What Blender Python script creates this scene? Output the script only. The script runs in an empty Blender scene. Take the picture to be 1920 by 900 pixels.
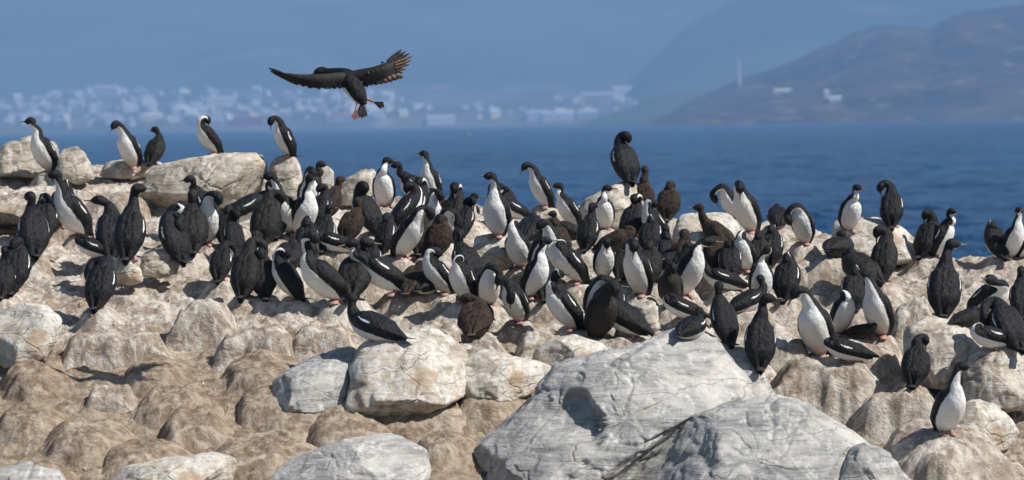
import bpy, math, random
import numpy as np
from mathutils import Vector, Matrix

random.seed(7)
rng = np.random.default_rng(7)
SC = bpy.context.scene
COL = SC.collection
R = math.radians

# ------------------------------------------------------------------ camera
FPX = 6900.0                       # focal length in photograph pixels (1920 wide)
CAM = np.array([0.0, 0.0, 4.0])
PITCH, ROLL = R(1.80), R(0.88)
_F = np.array([0, math.cos(PITCH), -math.sin(PITCH)])
_R0 = np.array([1.0, 0, 0]); _U0 = np.array([0, math.sin(PITCH), math.cos(PITCH)])
_R = _R0 * math.cos(ROLL) - _U0 * math.sin(ROLL)
_U = _U0 * math.cos(ROLL) + _R0 * math.sin(ROLL)
cam_d = bpy.data.cameras.new('camera'); cam = bpy.data.objects.new('camera', cam_d); COL.objects.link(cam)
cam.matrix_world = Matrix(((_R[0], _U[0], -_F[0], CAM[0]), (_R[1], _U[1], -_F[1], CAM[1]),
                           (_R[2], _U[2], -_F[2], CAM[2]), (0, 0, 0, 1)))
cam_d.sensor_width = 36; cam_d.lens = FPX / 1920 * 36
cam_d.clip_start = 0.5; cam_d.clip_end = 60000
cam_d.dof.use_dof = True; cam_d.dof.focus_distance = 32.0; cam_d.dof.aperture_fstop = 2.7
SC.camera = cam

# ------------------------------------------------------------------ sky, sun, exposure
SUN_EL, SUN_AZ = R(48), R(17)      # azimuth: degrees from image-right towards the camera
to_sun = Vector((math.cos(SUN_EL) * math.cos(SUN_AZ), -math.cos(SUN_EL) * math.sin(SUN_AZ), math.sin(SUN_EL)))
W = bpy.data.worlds.new('World'); SC.world = W; W.use_nodes = True
wn = W.node_tree.nodes; bg = wn['Background']
sky = wn.new('ShaderNodeTexSky'); sky.sky_type = 'NISHITA'; sky.sun_disc = False
sky.sun_elevation = SUN_EL; sky.sun_rotation = math.atan2(to_sun.x, to_sun.y)
sky.air_density = 1.0; sky.dust_density = 0.6; sky.ozone_density = 1.5
W.node_tree.links.new(sky.outputs[0], bg.inputs[0]); bg.inputs[1].default_value = 0.05
sl = bpy.data.lights.new('sun', 'SUN'); sl.energy = 5.0; sl.angle = R(0.53); sl.color = (1.0, 0.965, 0.91)
so = bpy.data.objects.new('sun', sl); COL.objects.link(so); so.rotation_euler = to_sun.to_track_quat('Z', 'Y').to_euler()
so.location = (0, 0, 50)
SC.view_settings.view_transform = 'Standard'; SC.view_settings.look = 'None'
SC.view_settings.exposure = 0.36; SC.view_settings.gamma = 1.0; SC.view_settings.use_curve_mapping = False
SC.render.engine = 'CYCLES'
SC.cycles.use_denoising = True
SC.cycles.max_bounces = 6; SC.cycles.volume_bounces = 1
SC.cycles.caustics_reflective = False; SC.cycles.caustics_refractive = False

# ------------------------------------------------------------------ helpers
def ray(px, py):
    px = np.asarray(px, float); py = np.asarray(py, float)
    return (_F + ((px - 960) / FPX)[..., None] * _R - ((py - 450) / FPX)[..., None] * _U)
def at(px, py, D):
    d = ray(px, py)
    return CAM + d * (np.asarray(D, float) / d[..., 1])[..., None]
def horizon_py(px):
    return 450 - FPX * math.tan(PITCH) - (np.asarray(px, float) - 960) * math.tan(ROLL)

_perm = rng.permutation(256).astype(np.int64); _perm = np.concatenate([_perm, _perm, _perm])
_g = rng.normal(size=(256, 3)); _g /= np.linalg.norm(_g, axis=1)[:, None]
def perlin(p):
    p = np.asarray(p, float); i = np.floor(p).astype(np.int64); f = p - i; i &= 255
    u = f * f * f * (f * (f * 6 - 15) + 10)
    out = np.zeros(p.shape[:-1])
    for dx in (0, 1):
        wx = u[..., 0] if dx else 1 - u[..., 0]
        for dy in (0, 1):
            wy = u[..., 1] if dy else 1 - u[..., 1]
            for dz in (0, 1):
                wz = u[..., 2] if dz else 1 - u[..., 2]
                h = _perm[_perm[_perm[(i[..., 0] + dx) & 255] + ((i[..., 1] + dy) & 255)] + ((i[..., 2] + dz) & 255)]
                g = _g[h]
                out += wx * wy * wz * (g[..., 0] * (f[..., 0] - dx) + g[..., 1] * (f[..., 1] - dy) + g[..., 2] * (f[..., 2] - dz))
    return out * 1.6
def fbm(p, octv=4, gain=0.5):
    p = np.asarray(p, float); a = 1.0; s = 0; t = 0
    for k in range(octv):
        s = s + a * perlin(p + k * 17.3); t += a; a *= gain; p = p * 2.03
    return s / t
def ridged(p, octv=3):
    p = np.asarray(p, float); a = 1.0; s = 0; t = 0
    for k in range(octv):
        s = s + a * (1 - np.abs(perlin(p + k * 9.1))); t += a; a *= 0.5; p = p * 2.1
    return s / t
def sstep(a, b, x):
    t = np.clip((np.asarray(x, float) - a) / (b - a), 0, 1); return t * t * (3 - 2 * t)

def mesh_np(name, V, F, mats=(), attrs=None, smooth=True):
    V = np.asarray(V, float).reshape(-1, 3); F = np.asarray(F, np.int32)
    me = bpy.data.meshes.new(name); k = F.shape[1]
    me.vertices.add(len(V)); me.vertices.foreach_set('co', V.astype(np.float32).ravel())
    me.loops.add(F.size); me.loops.foreach_set('vertex_index', F.ravel())
    me.polygons.add(len(F)); me.polygons.foreach_set('loop_start', np.arange(0, F.size, k, dtype=np.int32))
    me.polygons.foreach_set('loop_total', np.full(len(F), k, np.int32))
    me.polygons.foreach_set('use_smooth', np.full(len(F), bool(smooth)))
    for a, v in (attrs or {}).items():
        at_ = me.attributes.new(a, 'FLOAT', 'POINT'); at_.data.foreach_set('value', np.asarray(v, np.float32).ravel())
    me.update(calc_edges=True); me.validate()
    for m in mats: me.materials.append(m)
    return me
def grid_faces(n, m, wrap=False):
    a = np.arange(n)[:, None] * m; j = np.arange(m if wrap else m - 1)[None, :]; j2 = (j + 1) % m
    a0, a1 = a[:-1], a[1:]
    return np.stack([a0 + j, a0 + j2, a1 + j2, a1 + j], -1).reshape(-1, 4)
def obj(name, me, parent=None, **props):
    o = bpy.data.objects.new(name, me); COL.objects.link(o)
    if parent is not None: o.parent = parent
    for k, v in props.items(): o[k] = v
    return o
def pymesh(name, V, F, mats=(), smooth=False):
    me = bpy.data.meshes.new(name); me.from_pydata([tuple(v) for v in V], [], F); me.update()
    if smooth:
        for p in me.polygons: p.use_smooth = True
    for m in mats: me.materials.append(m)
    return me

# ------------------------------------------------------------------ materials
class NT:
    def __init__(s, name):
        s.m = bpy.data.materials.new(name); s.m.use_nodes = True; s.t = s.m.node_tree; s.t.nodes.clear()
        s.out = s.t.nodes.new('ShaderNodeOutputMaterial')
    def put(s, sock, v):
        if isinstance(v, bpy.types.NodeSocket): s.t.links.new(v, sock)
        else:
            if isinstance(v, tuple) and len(v) == 3 and sock.type == 'RGBA': v = (*v, 1)
            sock.default_value = v
    def n(s, typ, out=0, props=None, **inp):
        nd = s.t.nodes.new('ShaderNode' + typ)
        for k, v in (props or {}).items(): setattr(nd, k, v)
        for k, v in inp.items():
            k = k.replace('_', ' ')
            s.put(nd.inputs[int(k[1:])] if k[0] == 'i' and k[1:].isdigit() else nd.inputs[k], v)
        return nd.outputs[out]
    def coord(s): return s.n('TexCoord', 3)
    def mapv(s, v, scale=(1, 1, 1), rot=(0, 0, 0)): return s.n('Mapping', Vector=v, Scale=scale, Rotation=rot)
    def noise(s, v, scale, detail=5, rough=0.55, dist=0.0):
        return s.n('TexNoise', 0, Vector=v, Scale=scale, Detail=detail, Roughness=rough, Distortion=dist)
    def ramp(s, x, a, b, lo=0.0, hi=1.0):
        return s.n('MapRange', 0, props={'interpolation_type': 'SMOOTHSTEP'}, i0=x, i1=a, i2=b, i3=lo, i4=hi)
    def mix(s, f, a, b):
        nd = s.t.nodes.new('ShaderNodeMix'); nd.data_type = 'RGBA'
        s.put(nd.inputs[0], f); s.put(nd.inputs[6], a); s.put(nd.inputs[7], b); return nd.outputs[2]
    def math(s, op, a, b=0.0): return s.n('Math', 0, props={'operation': op}, i0=a, i1=b)
    def attr(s, name): return s.n('Attribute', 2, props={'attribute_name': name})
    def bump(s, h, strength, dist, normal=None):
        kw = dict(Strength=strength, Distance=dist, Height=h)
        if normal is not None: kw['Normal'] = normal
        return s.n('Bump', 0, **kw)
    def bsdf(s, **kw):
        b = s.t.nodes.new('ShaderNodeBsdfPrincipled')
        for k, v in kw.items(): s.put(b.inputs[k.replace('_', ' ')], v)
        s.t.links.new(b.outputs[0], s.out.inputs[0]); return s.m

def stone_mat(name, dark, mid, pale, guano, streak=(R(0), R(35), 0), gu=0.5, cracks=0.6, mudc=None):
    s = NT(name); c = s.coord()
    cs = s.mapv(c, (0.8, 0.8, 7.0), streak)
    n1 = s.noise(c, 2.2, 6, 0.6, 0.4); n2 = s.noise(cs, 2.6, 8, 0.7, 0.5); n3 = s.noise(c, 26, 6, 0.7)
    n4 = s.noise(s.mapv(c, (5, 5, 0.9)), 2.2, 6, 0.7, 0.6)
    col = s.mix(s.ramp(n2, 0.36, 0.62), dark, mid)
    col = s.mix(s.ramp(n1, 0.45, 0.68), col, pale)
    g = s.math('MULTIPLY', s.ramp(n4, 0.62 - 0.22 * gu, 0.74 - 0.16 * gu), s.ramp(n3, 0.25, 0.6))
    col = s.mix(s.math('MULTIPLY', g, 0.85), col, guano)
    if mudc:
        col = s.mix(s.ramp(s.noise(c, 1.7, 7, 0.65, 0.5), 0.5, 0.62), col, mudc)
    v = s.n('TexVoronoi', 0, props={'feature': 'DISTANCE_TO_EDGE'}, Vector=s.mapv(s.n('VectorMath', 0, props={'operation': 'ADD'}, i0=c, i1=s.n('VectorMath', 0, props={'operation': 'SCALE'}, i0=s.n('TexNoise', 1, Vector=c, Scale=2.0, Detail=3.0), Scale=0.35)), (0.8, 0.8, 2.8), streak), Scale=1.1)
    ck = s.ramp(v, 0.0, 0.013, cracks, 0.0)
    ck = s.math('MULTIPLY', ck, s.ramp(n1, 0.42, 0.55))
    col = s.mix(ck, col, tuple(x * 0.25 for x in dark))
    col = s.mix(s.ramp(n3, 0.3, 0.42, 0.55, 0.0), col, tuple(x * 0.6 for x in dark))
    h = s.math('ADD', s.math('MULTIPLY', n3, 0.6), s.math('ADD', s.math('MULTIPLY', n2, 1.2), s.math('MULTIPLY', ck, -1.0)))
    return s.bsdf(Base_Color=col, Roughness=0.88, Specular_IOR_Level=0.25, Normal=s.bump(h, 0.75, 0.03))

def mud_mat(name, ground=0):
    s = NT(name); c = s.coord()
    n1 = s.noise(c, 1.5, 8, 0.62, 0.4); n2 = s.noise(c, 7, 8, 0.7, 0.4); n3 = s.noise(c, 38, 6, 0.7); n4 = s.noise(c, 3.4, 8, 0.68, 0.8)
    st = s.noise(s.mapv(c, (7, 7, 0.9)), 2.2, 7, 0.72, 0.6)
    brown = s.mix(s.ramp(n2, 0.40, 0.60), (0.25, 0.18, 0.122), (0.45, 0.36, 0.27))
    brown = s.mix(s.ramp(n4, 0.52, 0.64, 0, 0.75), brown, (0.56, 0.465, 0.36))
    cream = s.mix(s.ramp(n4, 0.40, 0.58), (0.35, 0.285, 0.222), (0.68, 0.62, 0.535))
    cream = s.mix(s.ramp(n2, 0.36, 0.54, 0.85, 0.0), cream, (0.33, 0.25, 0.185))
    if ground:
        g = s.math('ADD', s.attr('guano') if ground == 1 else 0.55, s.math('MULTIPLY', s.math('SUBTRACT', n1, 0.5), 1.6))
        col = s.mix(s.ramp(g, 0.25, 0.70), brown, cream)
        w = s.math('MULTIPLY', s.ramp(st, 0.50, 0.64), s.ramp(g, 0.3, 0.7))
    else:
        col = s.mix(s.ramp(n1, 0.5, 0.75, 0.0, 0.6), brown, cream)
        w = s.ramp(st, 0.62, 0.76, 0, 0.5)
    col = s.mix(s.math('MULTIPLY', w, 0.85), col, (0.78, 0.74, 0.67))
    col = s.mix(s.ramp(n3, 0.30, 0.42, 0.5, 0.0), col, (0.12, 0.085, 0.058))
    col = s.mix(s.ramp(n3, 0.62, 0.72, 0.0, 0.35), col, (0.72, 0.67, 0.60))
    h = s.math('ADD', s.math('MULTIPLY', n3, 0.35), s.math('ADD', s.math('MULTIPLY', n2, 1.6), n4))
    return s.bsdf(Base_Color=col, Roughness=0.95, Specular_IOR_Level=0.1, Normal=s.bump(h, 0.75, 0.05))

M_grey = stone_mat('grey_boulder_stone', (0.25, 0.245, 0.235), (0.47, 0.455, 0.43), (0.60, 0.565, 0.51), (0.74, 0.72, 0.68), (0, R(-38), 0), 0.5, 0.35)
M_cream = stone_mat('guano_cream_stone', (0.34, 0.29, 0.225), (0.58, 0.51, 0.41), (0.70, 0.64, 0.53), (0.79, 0.77, 0.72), (0, R(-50), 0), 0.9, 0.4, (0.46, 0.35, 0.25))
M_tan = stone_mat('tan_ridge_stone', (0.24, 0.21, 0.17), (0.48, 0.41, 0.32), (0.62, 0.55, 0.44), (0.74, 0.71, 0.64), (0, R(-20), 0), 0.7, 0.4)
M_nest = stone_mat('guano_nest_stone', (0.20, 0.16, 0.12), (0.44, 0.365, 0.28), (0.62, 0.55, 0.45), (0.76, 0.73, 0.67), (0, R(75), 0), 0.85, 0.2)
M_mud = mud_mat('brown_mud'); M_nestmud = mud_mat('crusted_nest_mud', 2); M_ground = mud_mat('guano_ground', 1)

def bird_mat(name, base, base2, front, rough=0.42, sheen=(0.02, 0.03, 0.045)):
    s = NT(name); c = s.coord()
    n = s.noise(c, 60, 5, 0.7); nb = s.noise(c, 9, 3, 0.5)
    v = s.n('TexVoronoi', 0, Vector=s.mapv(c, (1, 1, 0.55)), Scale=34.0)
    blk = s.mix(s.ramp(nb, 0.4, 0.62), base, base2)
    blk = s.mix(s.ramp(v, 0.35, 0.75, 0.0, 0.5), blk, sheen)  # paler feather edges, with the plumage sheen painted into the colour
    wv = s.math('ADD', s.attr('white'), s.math('MULTIPLY', s.math('SUBTRACT', n, 0.5), 0.7))
    wm = s.ramp(wv, 0.44, 0.58)
    d = s.math('MULTIPLY', s.attr('dirt'), s.ramp(nb, 0.3, 0.65, 0.4, 1.0))
    fr = s.mix(d, front, (0.36, 0.27, 0.18))
    col = s.mix(wm, blk, fr)
    rg = s.n('MapRange', 0, i0=wm, i1=0.0, i2=1.0, i3=rough, i4=0.8)
    return s.bsdf(Base_Color=col, Roughness=rg, Specular_IOR_Level=0.27, Normal=s.bump(s.math('ADD', v, s.math('MULTIPLY', n, 1.5)), 0.8, 0.010))
M_adult = bird_mat('black_white_plumage', (0.0035, 0.0035, 0.0045), (0.009, 0.0085, 0.0085), (0.88, 0.87, 0.84), 0.47, (0.018, 0.018, 0.021))
M_dark = bird_mat('sooty_plumage', (0.006, 0.0055, 0.005), (0.016, 0.0135, 0.0115), (0.035, 0.03, 0.026), 0.52, (0.028, 0.025, 0.022))
M_brown = bird_mat('brown_down', (0.017, 0.011, 0.008), (0.044, 0.028, 0.020), (0.05, 0.036, 0.028), 0.9, (0.075, 0.053, 0.040))
def plain(name, c, rough=0.6, var=0.25, scale=30, **kw):
    s = NT(name); n = s.noise(s.coord(), scale, 4, 0.6)
    col = s.mix(s.ramp(n, 0.3, 0.7), tuple(x * (1 - var) for x in c), tuple(min(1, x * (1 + var)) for x in c))
    return s.bsdf(Base_Color=col, Roughness=rough, **kw)
M_bill = plain('horn_bill', (0.20, 0.15, 0.10), 0.5); M_foot = plain('pink_foot', (0.42, 0.21, 0.18), 0.6)
M_dfoot = plain('dark_foot', (0.10, 0.07, 0.06), 0.7); M_tail = plain('tail_feathers', (0.028, 0.025, 0.024), 0.6, 0.5, 60)
M_btail = plain('brown_tail_feathers', (0.07, 0.045, 0.032), 0.8, 0.4, 60)
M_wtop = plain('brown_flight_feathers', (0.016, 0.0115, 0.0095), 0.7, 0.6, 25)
M_wpale = plain('pale_flight_feathers', (0.13, 0.078, 0.05), 0.7, 0.4, 25)  # paler brown than the other flight feathers

# ------------------------------------------------------------------ shape of the islet
_PY = np.array([200, 290, 320, 380, 440, 500, 600, 700, 810, 900, 1150, 1500, 1900.])
_DD = np.array([44., 40.5, 39.0, 37.0, 35.0, 33.5, 31.8, 30.6, 29.5, 28.3, 25.8, 23.4, 21.5])
def dmap(py): return np.interp(py, _PY, _DD)
_RX = np.array([-700, -100, 0, 110, 250, 420, 520, 600, 700, 860, 1000, 1150, 1280, 1450, 1600, 1700, 1760, 1900, 2100, 2600.])
_RY = np.array([420, 300, 292, 300, 310, 318, 330, 345, 352, 372, 378, 385, 404, 412, 416, 430, 466, 476, 500, 640.])
def base_py(px, D):
    """photograph row at which the smooth ground sheet appears, for a bearing px and a depth D"""
    py = np.interp(-D, -_DD, _PY)
    ry = np.interp(px, _RX, _RY) + 4 * np.sin(px * 0.021) + 3 * np.sin(px * 0.057)
    dr = dmap(ry)
    over = np.maximum(D - dr, 0)
    back = ry + over * 8 + 22 * over ** 2
    w = sstep(-0.5, 0.5, D - dr)
    return py * (1 - w) + back * w

# ------------------------------------------------------------------ the colony: x, feet row, top row, heading, pose, head heading, plumage, label
# heading: 0 towards the camera, 90 image right, 180 away, -90 image left
BIRDS = [
 # along the skyline
 (92, 321, 219, -38, 'alert', -85, 'a', 'tall white fronted bird on the skyline at far left, bill pointing left'),
 (250, 314, 225, -35, 'droop', -60, 'a', 'white fronted bird on the left skyline with drooped black head, left of a dark one'),
 (287, 308, 240, 160, 'relax', -130, 'd', 'dark bird on the left skyline looking back, right of the white fronted one'),
 (403, 288, 227, -65, 'back', 100, 'a', 'lone bird atop the wide tan skyline rock, white belly left, dark back right'),
 (541, 292, 219, -75, 'breast', -75, 'a', 'arched bird preening its breast on a pointed skyline rock under the flying bird'),
 (1177, 342, 247, -160, 'back', 60, 'a', 'solitary dark backed bird on the pale skyline boulder, head turned into its back'),
 (1024, 388, 302, -58, 'droop', -80, 'a', 'bird alone against the sea at centre, white front left, tail to the right'),
 (1673, 424, 340, 172, 'breast', -110, 'a', 'dark backed bird high on the right skyline, head bent left out of sight'),
 (1591, 432, 377, 15, 'relax', 50, 'a', 'small white breasted bird half hidden behind the whitened skyline rock'),
 (1732, 480, 396, 150, 'back', -90, 'a', 'scaly backed bird twisting its head left on the right skyline, first of a pair'),
 (1757, 480, 408, 70, 'relax', 40, 'a', 'bird on the right skyline mostly hidden behind the scaly backed preener'),
 (1895, 484, 403, 18, 'alert', 10, 'a', 'upright white fronted bird at the right edge of the skyline, between two dark ones'),
 (1876, 484, 432, -165, 'tuck', None, 'a', 'dark bird tucked against the left side of the upright right edge bird'),
 (1916, 484, 434, 60, 'tuck', None, 'a', 'bird at the extreme right of the skyline cut by the frame'),
 (1508, 457, 383, -22, 'bend', -75, 'a', 'white bellied bird bending its neck down to the left, alone on the right ridge'),
 (1459, 424, 387, 175, 'lietuck', None, 'a', 'low black bird on the ridge directly left of the bending white bird'),
 (1567, 480, 433, 150, 'lie', -140, 'd', 'small all dark bird sitting alone on the pale right ridge'),
 (722, 388, 297, 0, 'relax', 85, 'a', 'bird against the sea left of centre with dark cap and bill to the right'),
 (796, 388, 304, -105, 'lean', -90, 'a', 'black headed bird against the sea facing left, beneath a taller upright one'),
 (811, 374, 283, -35, 'alert', -110, 'a', 'tallest upright bird against the sea left of centre, thin white neck'),
 (574, 384, 303, 60, 'relax', 85, 'd', 'dark bird beside the pointed rock, pale bill pointing right over the sea'),
 (1407, 436, 339, -30, 'breast', -5, 'a', 'bird on the ridge with bright white face stripe, bowing over its white belly'),
 (1378, 412, 356, -60, 'bend', -100, 'a', 'white edged bird partly hidden behind the bowing white faced bird'),
 (1207, 404, 323, 175, 'alert', 170, 'j', 'slim brown juvenile with raised head right of the solitary skyline bird'),
 (1252, 412, 340, 165, 'tuck', None, 'j', 'round fuzzy brown chick against the sea with its head tucked away'),
 (1366, 470, 379, -82, 'leanalert', -85, 'j', 'brown juvenile in profile stretching its neck, pale bill pointing left'),
 # left end
 (150, 442, 313, -52, 'alert', -75, 'a', 'tall slender bird at left leaning up, long white neck, bill to the left'),
 (108, 424, 338, 165, 'tuck', None, 'a', 'dark bird hidden behind the tall slender left bird'),
 (62, 480, 347, -155, 'relax', -140, 'a', 'dark backed bird at left with white nape stripe, tail down the rock'),
 (84, 452, 344, 172, 'tuck', None, 'a', 'hunched black bird touching the right side of the white naped left bird'),
 (10, 438, 372, -100, 'lie', -90, 'j', 'brown juvenile lying at the left edge behind the dark pair'),
 (25, 546, 441, 172, 'tuck', 150, 'a', 'dark backed bird at the left edge, upper of two cut by the frame'),
 (1, 558, 462, 178, 'relax', 170, 'a', 'bird cut in half by the left edge, tail pointing down'),
 (184, 578, 447, 172, 'bend', -100, 'a', 'black backed bird alone at lower left curling its white throat to the left'),
 (190, 482, 448, -88, 'lietuck', None, 'a', 'black bird lying flat behind the lone lower left bird, thin white edge'),
 (241, 484, 327, 178, 'alert', 120, 'a', 'tallest of the dark back pair above the square white block'),
 (207, 482, 368, -170, 'stretch', -95, 'a', 'bird beside the tallest dark back, grey bill stuck out to the left'),
 (332, 490, 381, -140, 'bend', 60, 'a', 'arched black bird with white rim on its left shoulder, left of a dark back'),
 (362, 474, 356, 178, 'relax', 160, 'd', 'smooth sooty back next to the arched white rimmed bird'),
 (384, 458, 344, 12, 'breast', 60, 'a', 'bright white belly with brown head bent over it, right of the sooty back'),
 (399, 420, 327, -110, 'relax', -90, 'a', 'black headed bird with curved dark neck facing left, below the wide tan rock'),
 (338, 432, 368, 10, 'lietuck', None, 'a', 'white breast showing between the arched bird and the sooty back'),
 # left of centre
 (436, 424, 336, 112, 'lean', 70, 'a', 'bird leaning right with white throat, left of the tall brown back'),
 (496, 458, 321, 172, 'breast', 110, 'd', 'tall brownish black back with head bowed to the right, left of the white necked pair'),
 (440, 476, 402, -150, 'back', 60, 'a', 'black bird with one round white cheek below the right leaning bird'),
 (414, 526, 454, 165, 'bend', 110, 'a', 'small black bird with white shoulder line at left of the sooty preener'),
 (458, 556, 429, 165, 'breast', 115, 'd', 'sooty brown bird in front preening its chest, tail to lower left'),
 (497, 556, 466, 178, 'tuck', None, 'a', 'black back squeezed between the sooty preener and the white curved bird'),
 (551, 560, 465, -108, 'back', 70, 'a', 'bird left of centre with a long white curve down its left side'),
 (546, 440, 322, -22, 'alert', -70, 'a', 'left bird of the two with white necks held in a V'),
 (562, 441, 330, 32, 'alert', 30, 'a', 'right bird of the two with white necks held in a V'),
 (582, 404, 315, 0, 'breast', 15, 'a', 'black ring of a head with pale cheek right above the white necked pair'),
 (613, 410, 345, 150, 'relax', 120, 'j', 'mottled greyish brown bird by the small upright pale rock'),
 (592, 424, 352, 150, 'back', -60, 'a', 'bird with a white neck streak just right of the white necked pair'),
 (699, 436, 340, -142, 'back', 40, 'a', 'bird preening its back below the pale peaked rock, white wing bar'),
 (651, 452, 385, 150, 'relax', 165, 'j', 'brown headed juvenile with grey back below the pale peaked rock'),
 (575, 492, 408, 178, 'tuck', None, 'a', 'plain black back behind the bird with the looped neck'),
 (632, 566, 428, -62, 'loop', 90, 'a', 'bird with its thin white neck bent into a loop'),
 (664, 562, 446, 168, 'lean', 100, 'd', 'large sooty back directly right of the looped neck bird'),
 (640, 470, 432, -100, 'lie', -80, 'a', 'black bird lying low behind the looped neck bird with white cheek'),
 (742, 552, 444, -72, 'lean', -60, 'a', 'white bellied bird leaning back, right of the large sooty back'),
 (712, 636, 550, -115, 'sit', -120, 'a', 'black bird sitting alone in front on a rock, white throat, tail to the right'),
 # centre
 (746, 432, 342, 105, 'back', -80, 'a', 'bird with white neck arched like a bridge, black head at its left end'),
 (780, 424, 334, 130, 'back', -30, 'a', 'black head with a thin white line running down right, beside the bridge necked bird'),
 (796, 412, 350, 20, 'bend', 60, 'a', 'rounded white breast below the black headed bird against the sea'),
 (812, 436, 357, 0, 'breast', 35, 'a', 'small black head with white cheek above the big brown juvenile'),
 (848, 442, 342, 155, 'back', -10, 'a', 'dark bird with ring shaped black head and white cheek against the sea at centre'),
 (877, 414, 367, 12, 'sit', 60, 'a', 'short white breasted bird sitting between two darker birds against the sea'),
 (752, 482, 381, 32, 'breast', 70, 'a', 'brown headed bird with ragged white belly left of the fuzzy brown pair'),
 (787, 478, 402, 178, 'tuck', None, 'j', 'fuzzy dark brown chick, left one of a pair at centre'),
 (820, 480, 404, 160, 'tuck', None, 'j', 'large reddish brown juvenile, right one of the fuzzy pair at centre'),
 (828, 452, 390, 20, 'bend', 80, 'a', 'greyish white curved breast right behind the reddish brown juvenile'),
 (884, 532, 428, -155, 'relax', -170, 'a', 'dark backed bird with reddish brown crown and white left edge at centre'),
 (836, 552, 465, -62, 'back', 80, 'a', 'white arched neck bird, left one of two leaning alike at centre'),
 (874, 566, 477, -58, 'tuck', None, 'a', 'leaning bird with white wing bar, right one of two leaning alike at centre'),
 (918, 572, 497, 0, 'bend', 40, 'a', 'black arched head and neck with thin white line behind the front white bird'),
 (972, 604, 520, -40, 'bend', -5, 'a', 'front bird right of the brown juvenile bowing its black head over a white front'),
 (892, 626, 530, 172, 'crouch', -120, 'j', 'crouching brown juvenile in front at centre with tail spread towards us'),
 (776, 550, 490, 165, 'lietuck', None, 'j', 'brown chick lying low left of the white arched neck'),
 (932, 442, 325, -30, 'alert', -95, 'a', 'tall bird with dirty grey belly and black head, standing out against the sea'),
 (956, 404, 342, -150, 'bend', -60, 'a', 'dark wing with white bars behind the tall dirty bellied bird'),
 (970, 410, 357, -60, 'sit', 60, 'a', 'crouched bird preening left of the bird standing alone against the sea'),
 (1074, 424, 353, -48, 'relax', -75, 'a', 'black capped bird facing left right of the bird alone against the sea'),
 (1076, 446, 392, -80, 'sit', -85, 'd', 'all black head in profile below the black capped left facing bird'),
 (978, 502, 414, -15, 'back', 170, 'a', 'bird folded over with white back of neck, left of a tangled pair at centre'),
 (1012, 512, 418, 20, 'back', -150, 'a', 'folded white necked bird, right of the tangled pair at centre'),
 (1040, 522, 414, -22, 'droop', -70, 'a', 'white fronted bird with drooping black head in the thick of the centre crowd'),
 (997, 558, 446, 32, 'alert', 85, 'a', 'white fronted bird with black hind neck leaning right, behind the dark trio'),
 (1084, 530, 449, -62, 'tuck', None, 'a', 'bird with white wing bar and curved white shoulder, right of the drooping head'),
 (1132, 522, 450, 0, 'breast', 0, 'a', 'white front with a black hood hanging straight down the middle'),
 (1200, 554, 438, -40, 'breast', -10, 'a', 'large white fronted bird with dark tail at right of the hanging hood'),
 (1146, 470, 424, 90, 'lietuck', None, 'j', 'dark brown juvenile lying behind the hanging hood bird'),
 (1240, 452, 371, -62, 'back', 80, 'a', 'bird with white crown of neck curving down in front of the fuzzy brown chick'),
 (1135, 430, 349, 8, 'relax', 80, 'a', 'plump white belly facing us below the pale skyline boulder, brown head to the right'),
 (1180, 450, 364, 160, 'back', -20, 'a', 'dark bird with ring head and white cheek right of the plump white belly'),
 (1282, 556, 446, 32, 'stretch', 90, 'a', 'slender white necked bird turned right at the edge of the centre crowd'),
 (1268, 522, 430, 120, 'back', 160, 'j', 'scaly dark brown bird behind the slender white necked one'),
 (1238, 520, 456, 60, 'lie', 90, 'a', 'black and white bird crouching left of the scaly brown bird'),
 (1258, 574, 522, 0, 'breast', 20, 'd', 'small dark chick with pale face under the slender white necked bird'),
 (1074, 618, 505, -60, 'relax', 60, 'a', 'left bird of the dark trio in front, white wing bar, looking right'),
 (1121, 634, 518, 20, 'breast', 30, 'd', 'middle bird of the dark trio in front, sooty with a pale bill'),
 (1118, 602, 513, 5, 'bend', 60, 'a', 'black arched head with white spot behind the middle of the dark trio'),
 (1192, 634, 526, -112, 'lean', 80, 'a', 'right bird of the dark trio in front, bill pointing right'),
 # right of centre
 (1290, 596, 553, -80, 'lietuck', None, 'a', 'black bird lying flat with white chest to the left above the huge boulder'),
 (1293, 632, 596, 160, 'lie', 175, 'a', 'black head just showing over the top of the huge grey boulder'),
 (1362, 642, 532, -152, 'relax', -170, 'a', 'brown headed dark back with white left edge above the huge boulder'),
 (1424, 688, 554, 172, 'alert', 92, 'a', 'black back bird beside the narrow slab, head turned to show white cheek'),
 (1396, 582, 520, 120, 'sit', 170, 'a', 'upright black neck of a bird sitting left of the white throat raiser'),
 (1366, 540, 504, -80, 'lie', -60, 'a', 'small black and white bird lying low under the fuzzy brown juvenile'),
 (1428, 562, 460, 10, 'sky', 70, 'a', 'white bird raising its throat and bill to the sky'),
 (1474, 562, 475, 150, 'tuck', None, 'a', 'black bird with white right edge and wing bar, right of the throat raiser'),
 (1344, 508, 424, 172, 'tuck', None, 'j', 'fuzzy brown juvenile turned away, left of the spread winged white front'),
 (1398, 508, 434, -28, 'tuck', None, 'a', 'white fronted bird with bold wing bars, right of the fuzzy brown juvenile'),
 (1446, 498, 423, 168, 'tuck', None, 'a', 'plain black back behind the throat raiser'),
 (1371, 522, 458, 178, 'tuck', None, 'a', 'black back below the fuzzy brown juvenile'),
 (1656, 528, 424, 160, 'back', -100, 'd', 'big sooty bird high on the right slope twisting its neck to the left'),
 (1622, 528, 462, -150, 'lietuck', None, 'd', 'sooty hunched bird left of the big twisting one on the right slope'),
 (1600, 582, 497, 178, 'tuck', None, 'a', 'smooth black back between two white bellies on the right'),
 (1537, 668, 530, -25, 'droop', -80, 'a', 'large white fronted bird in the right foreground, black head hanging left'),
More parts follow.
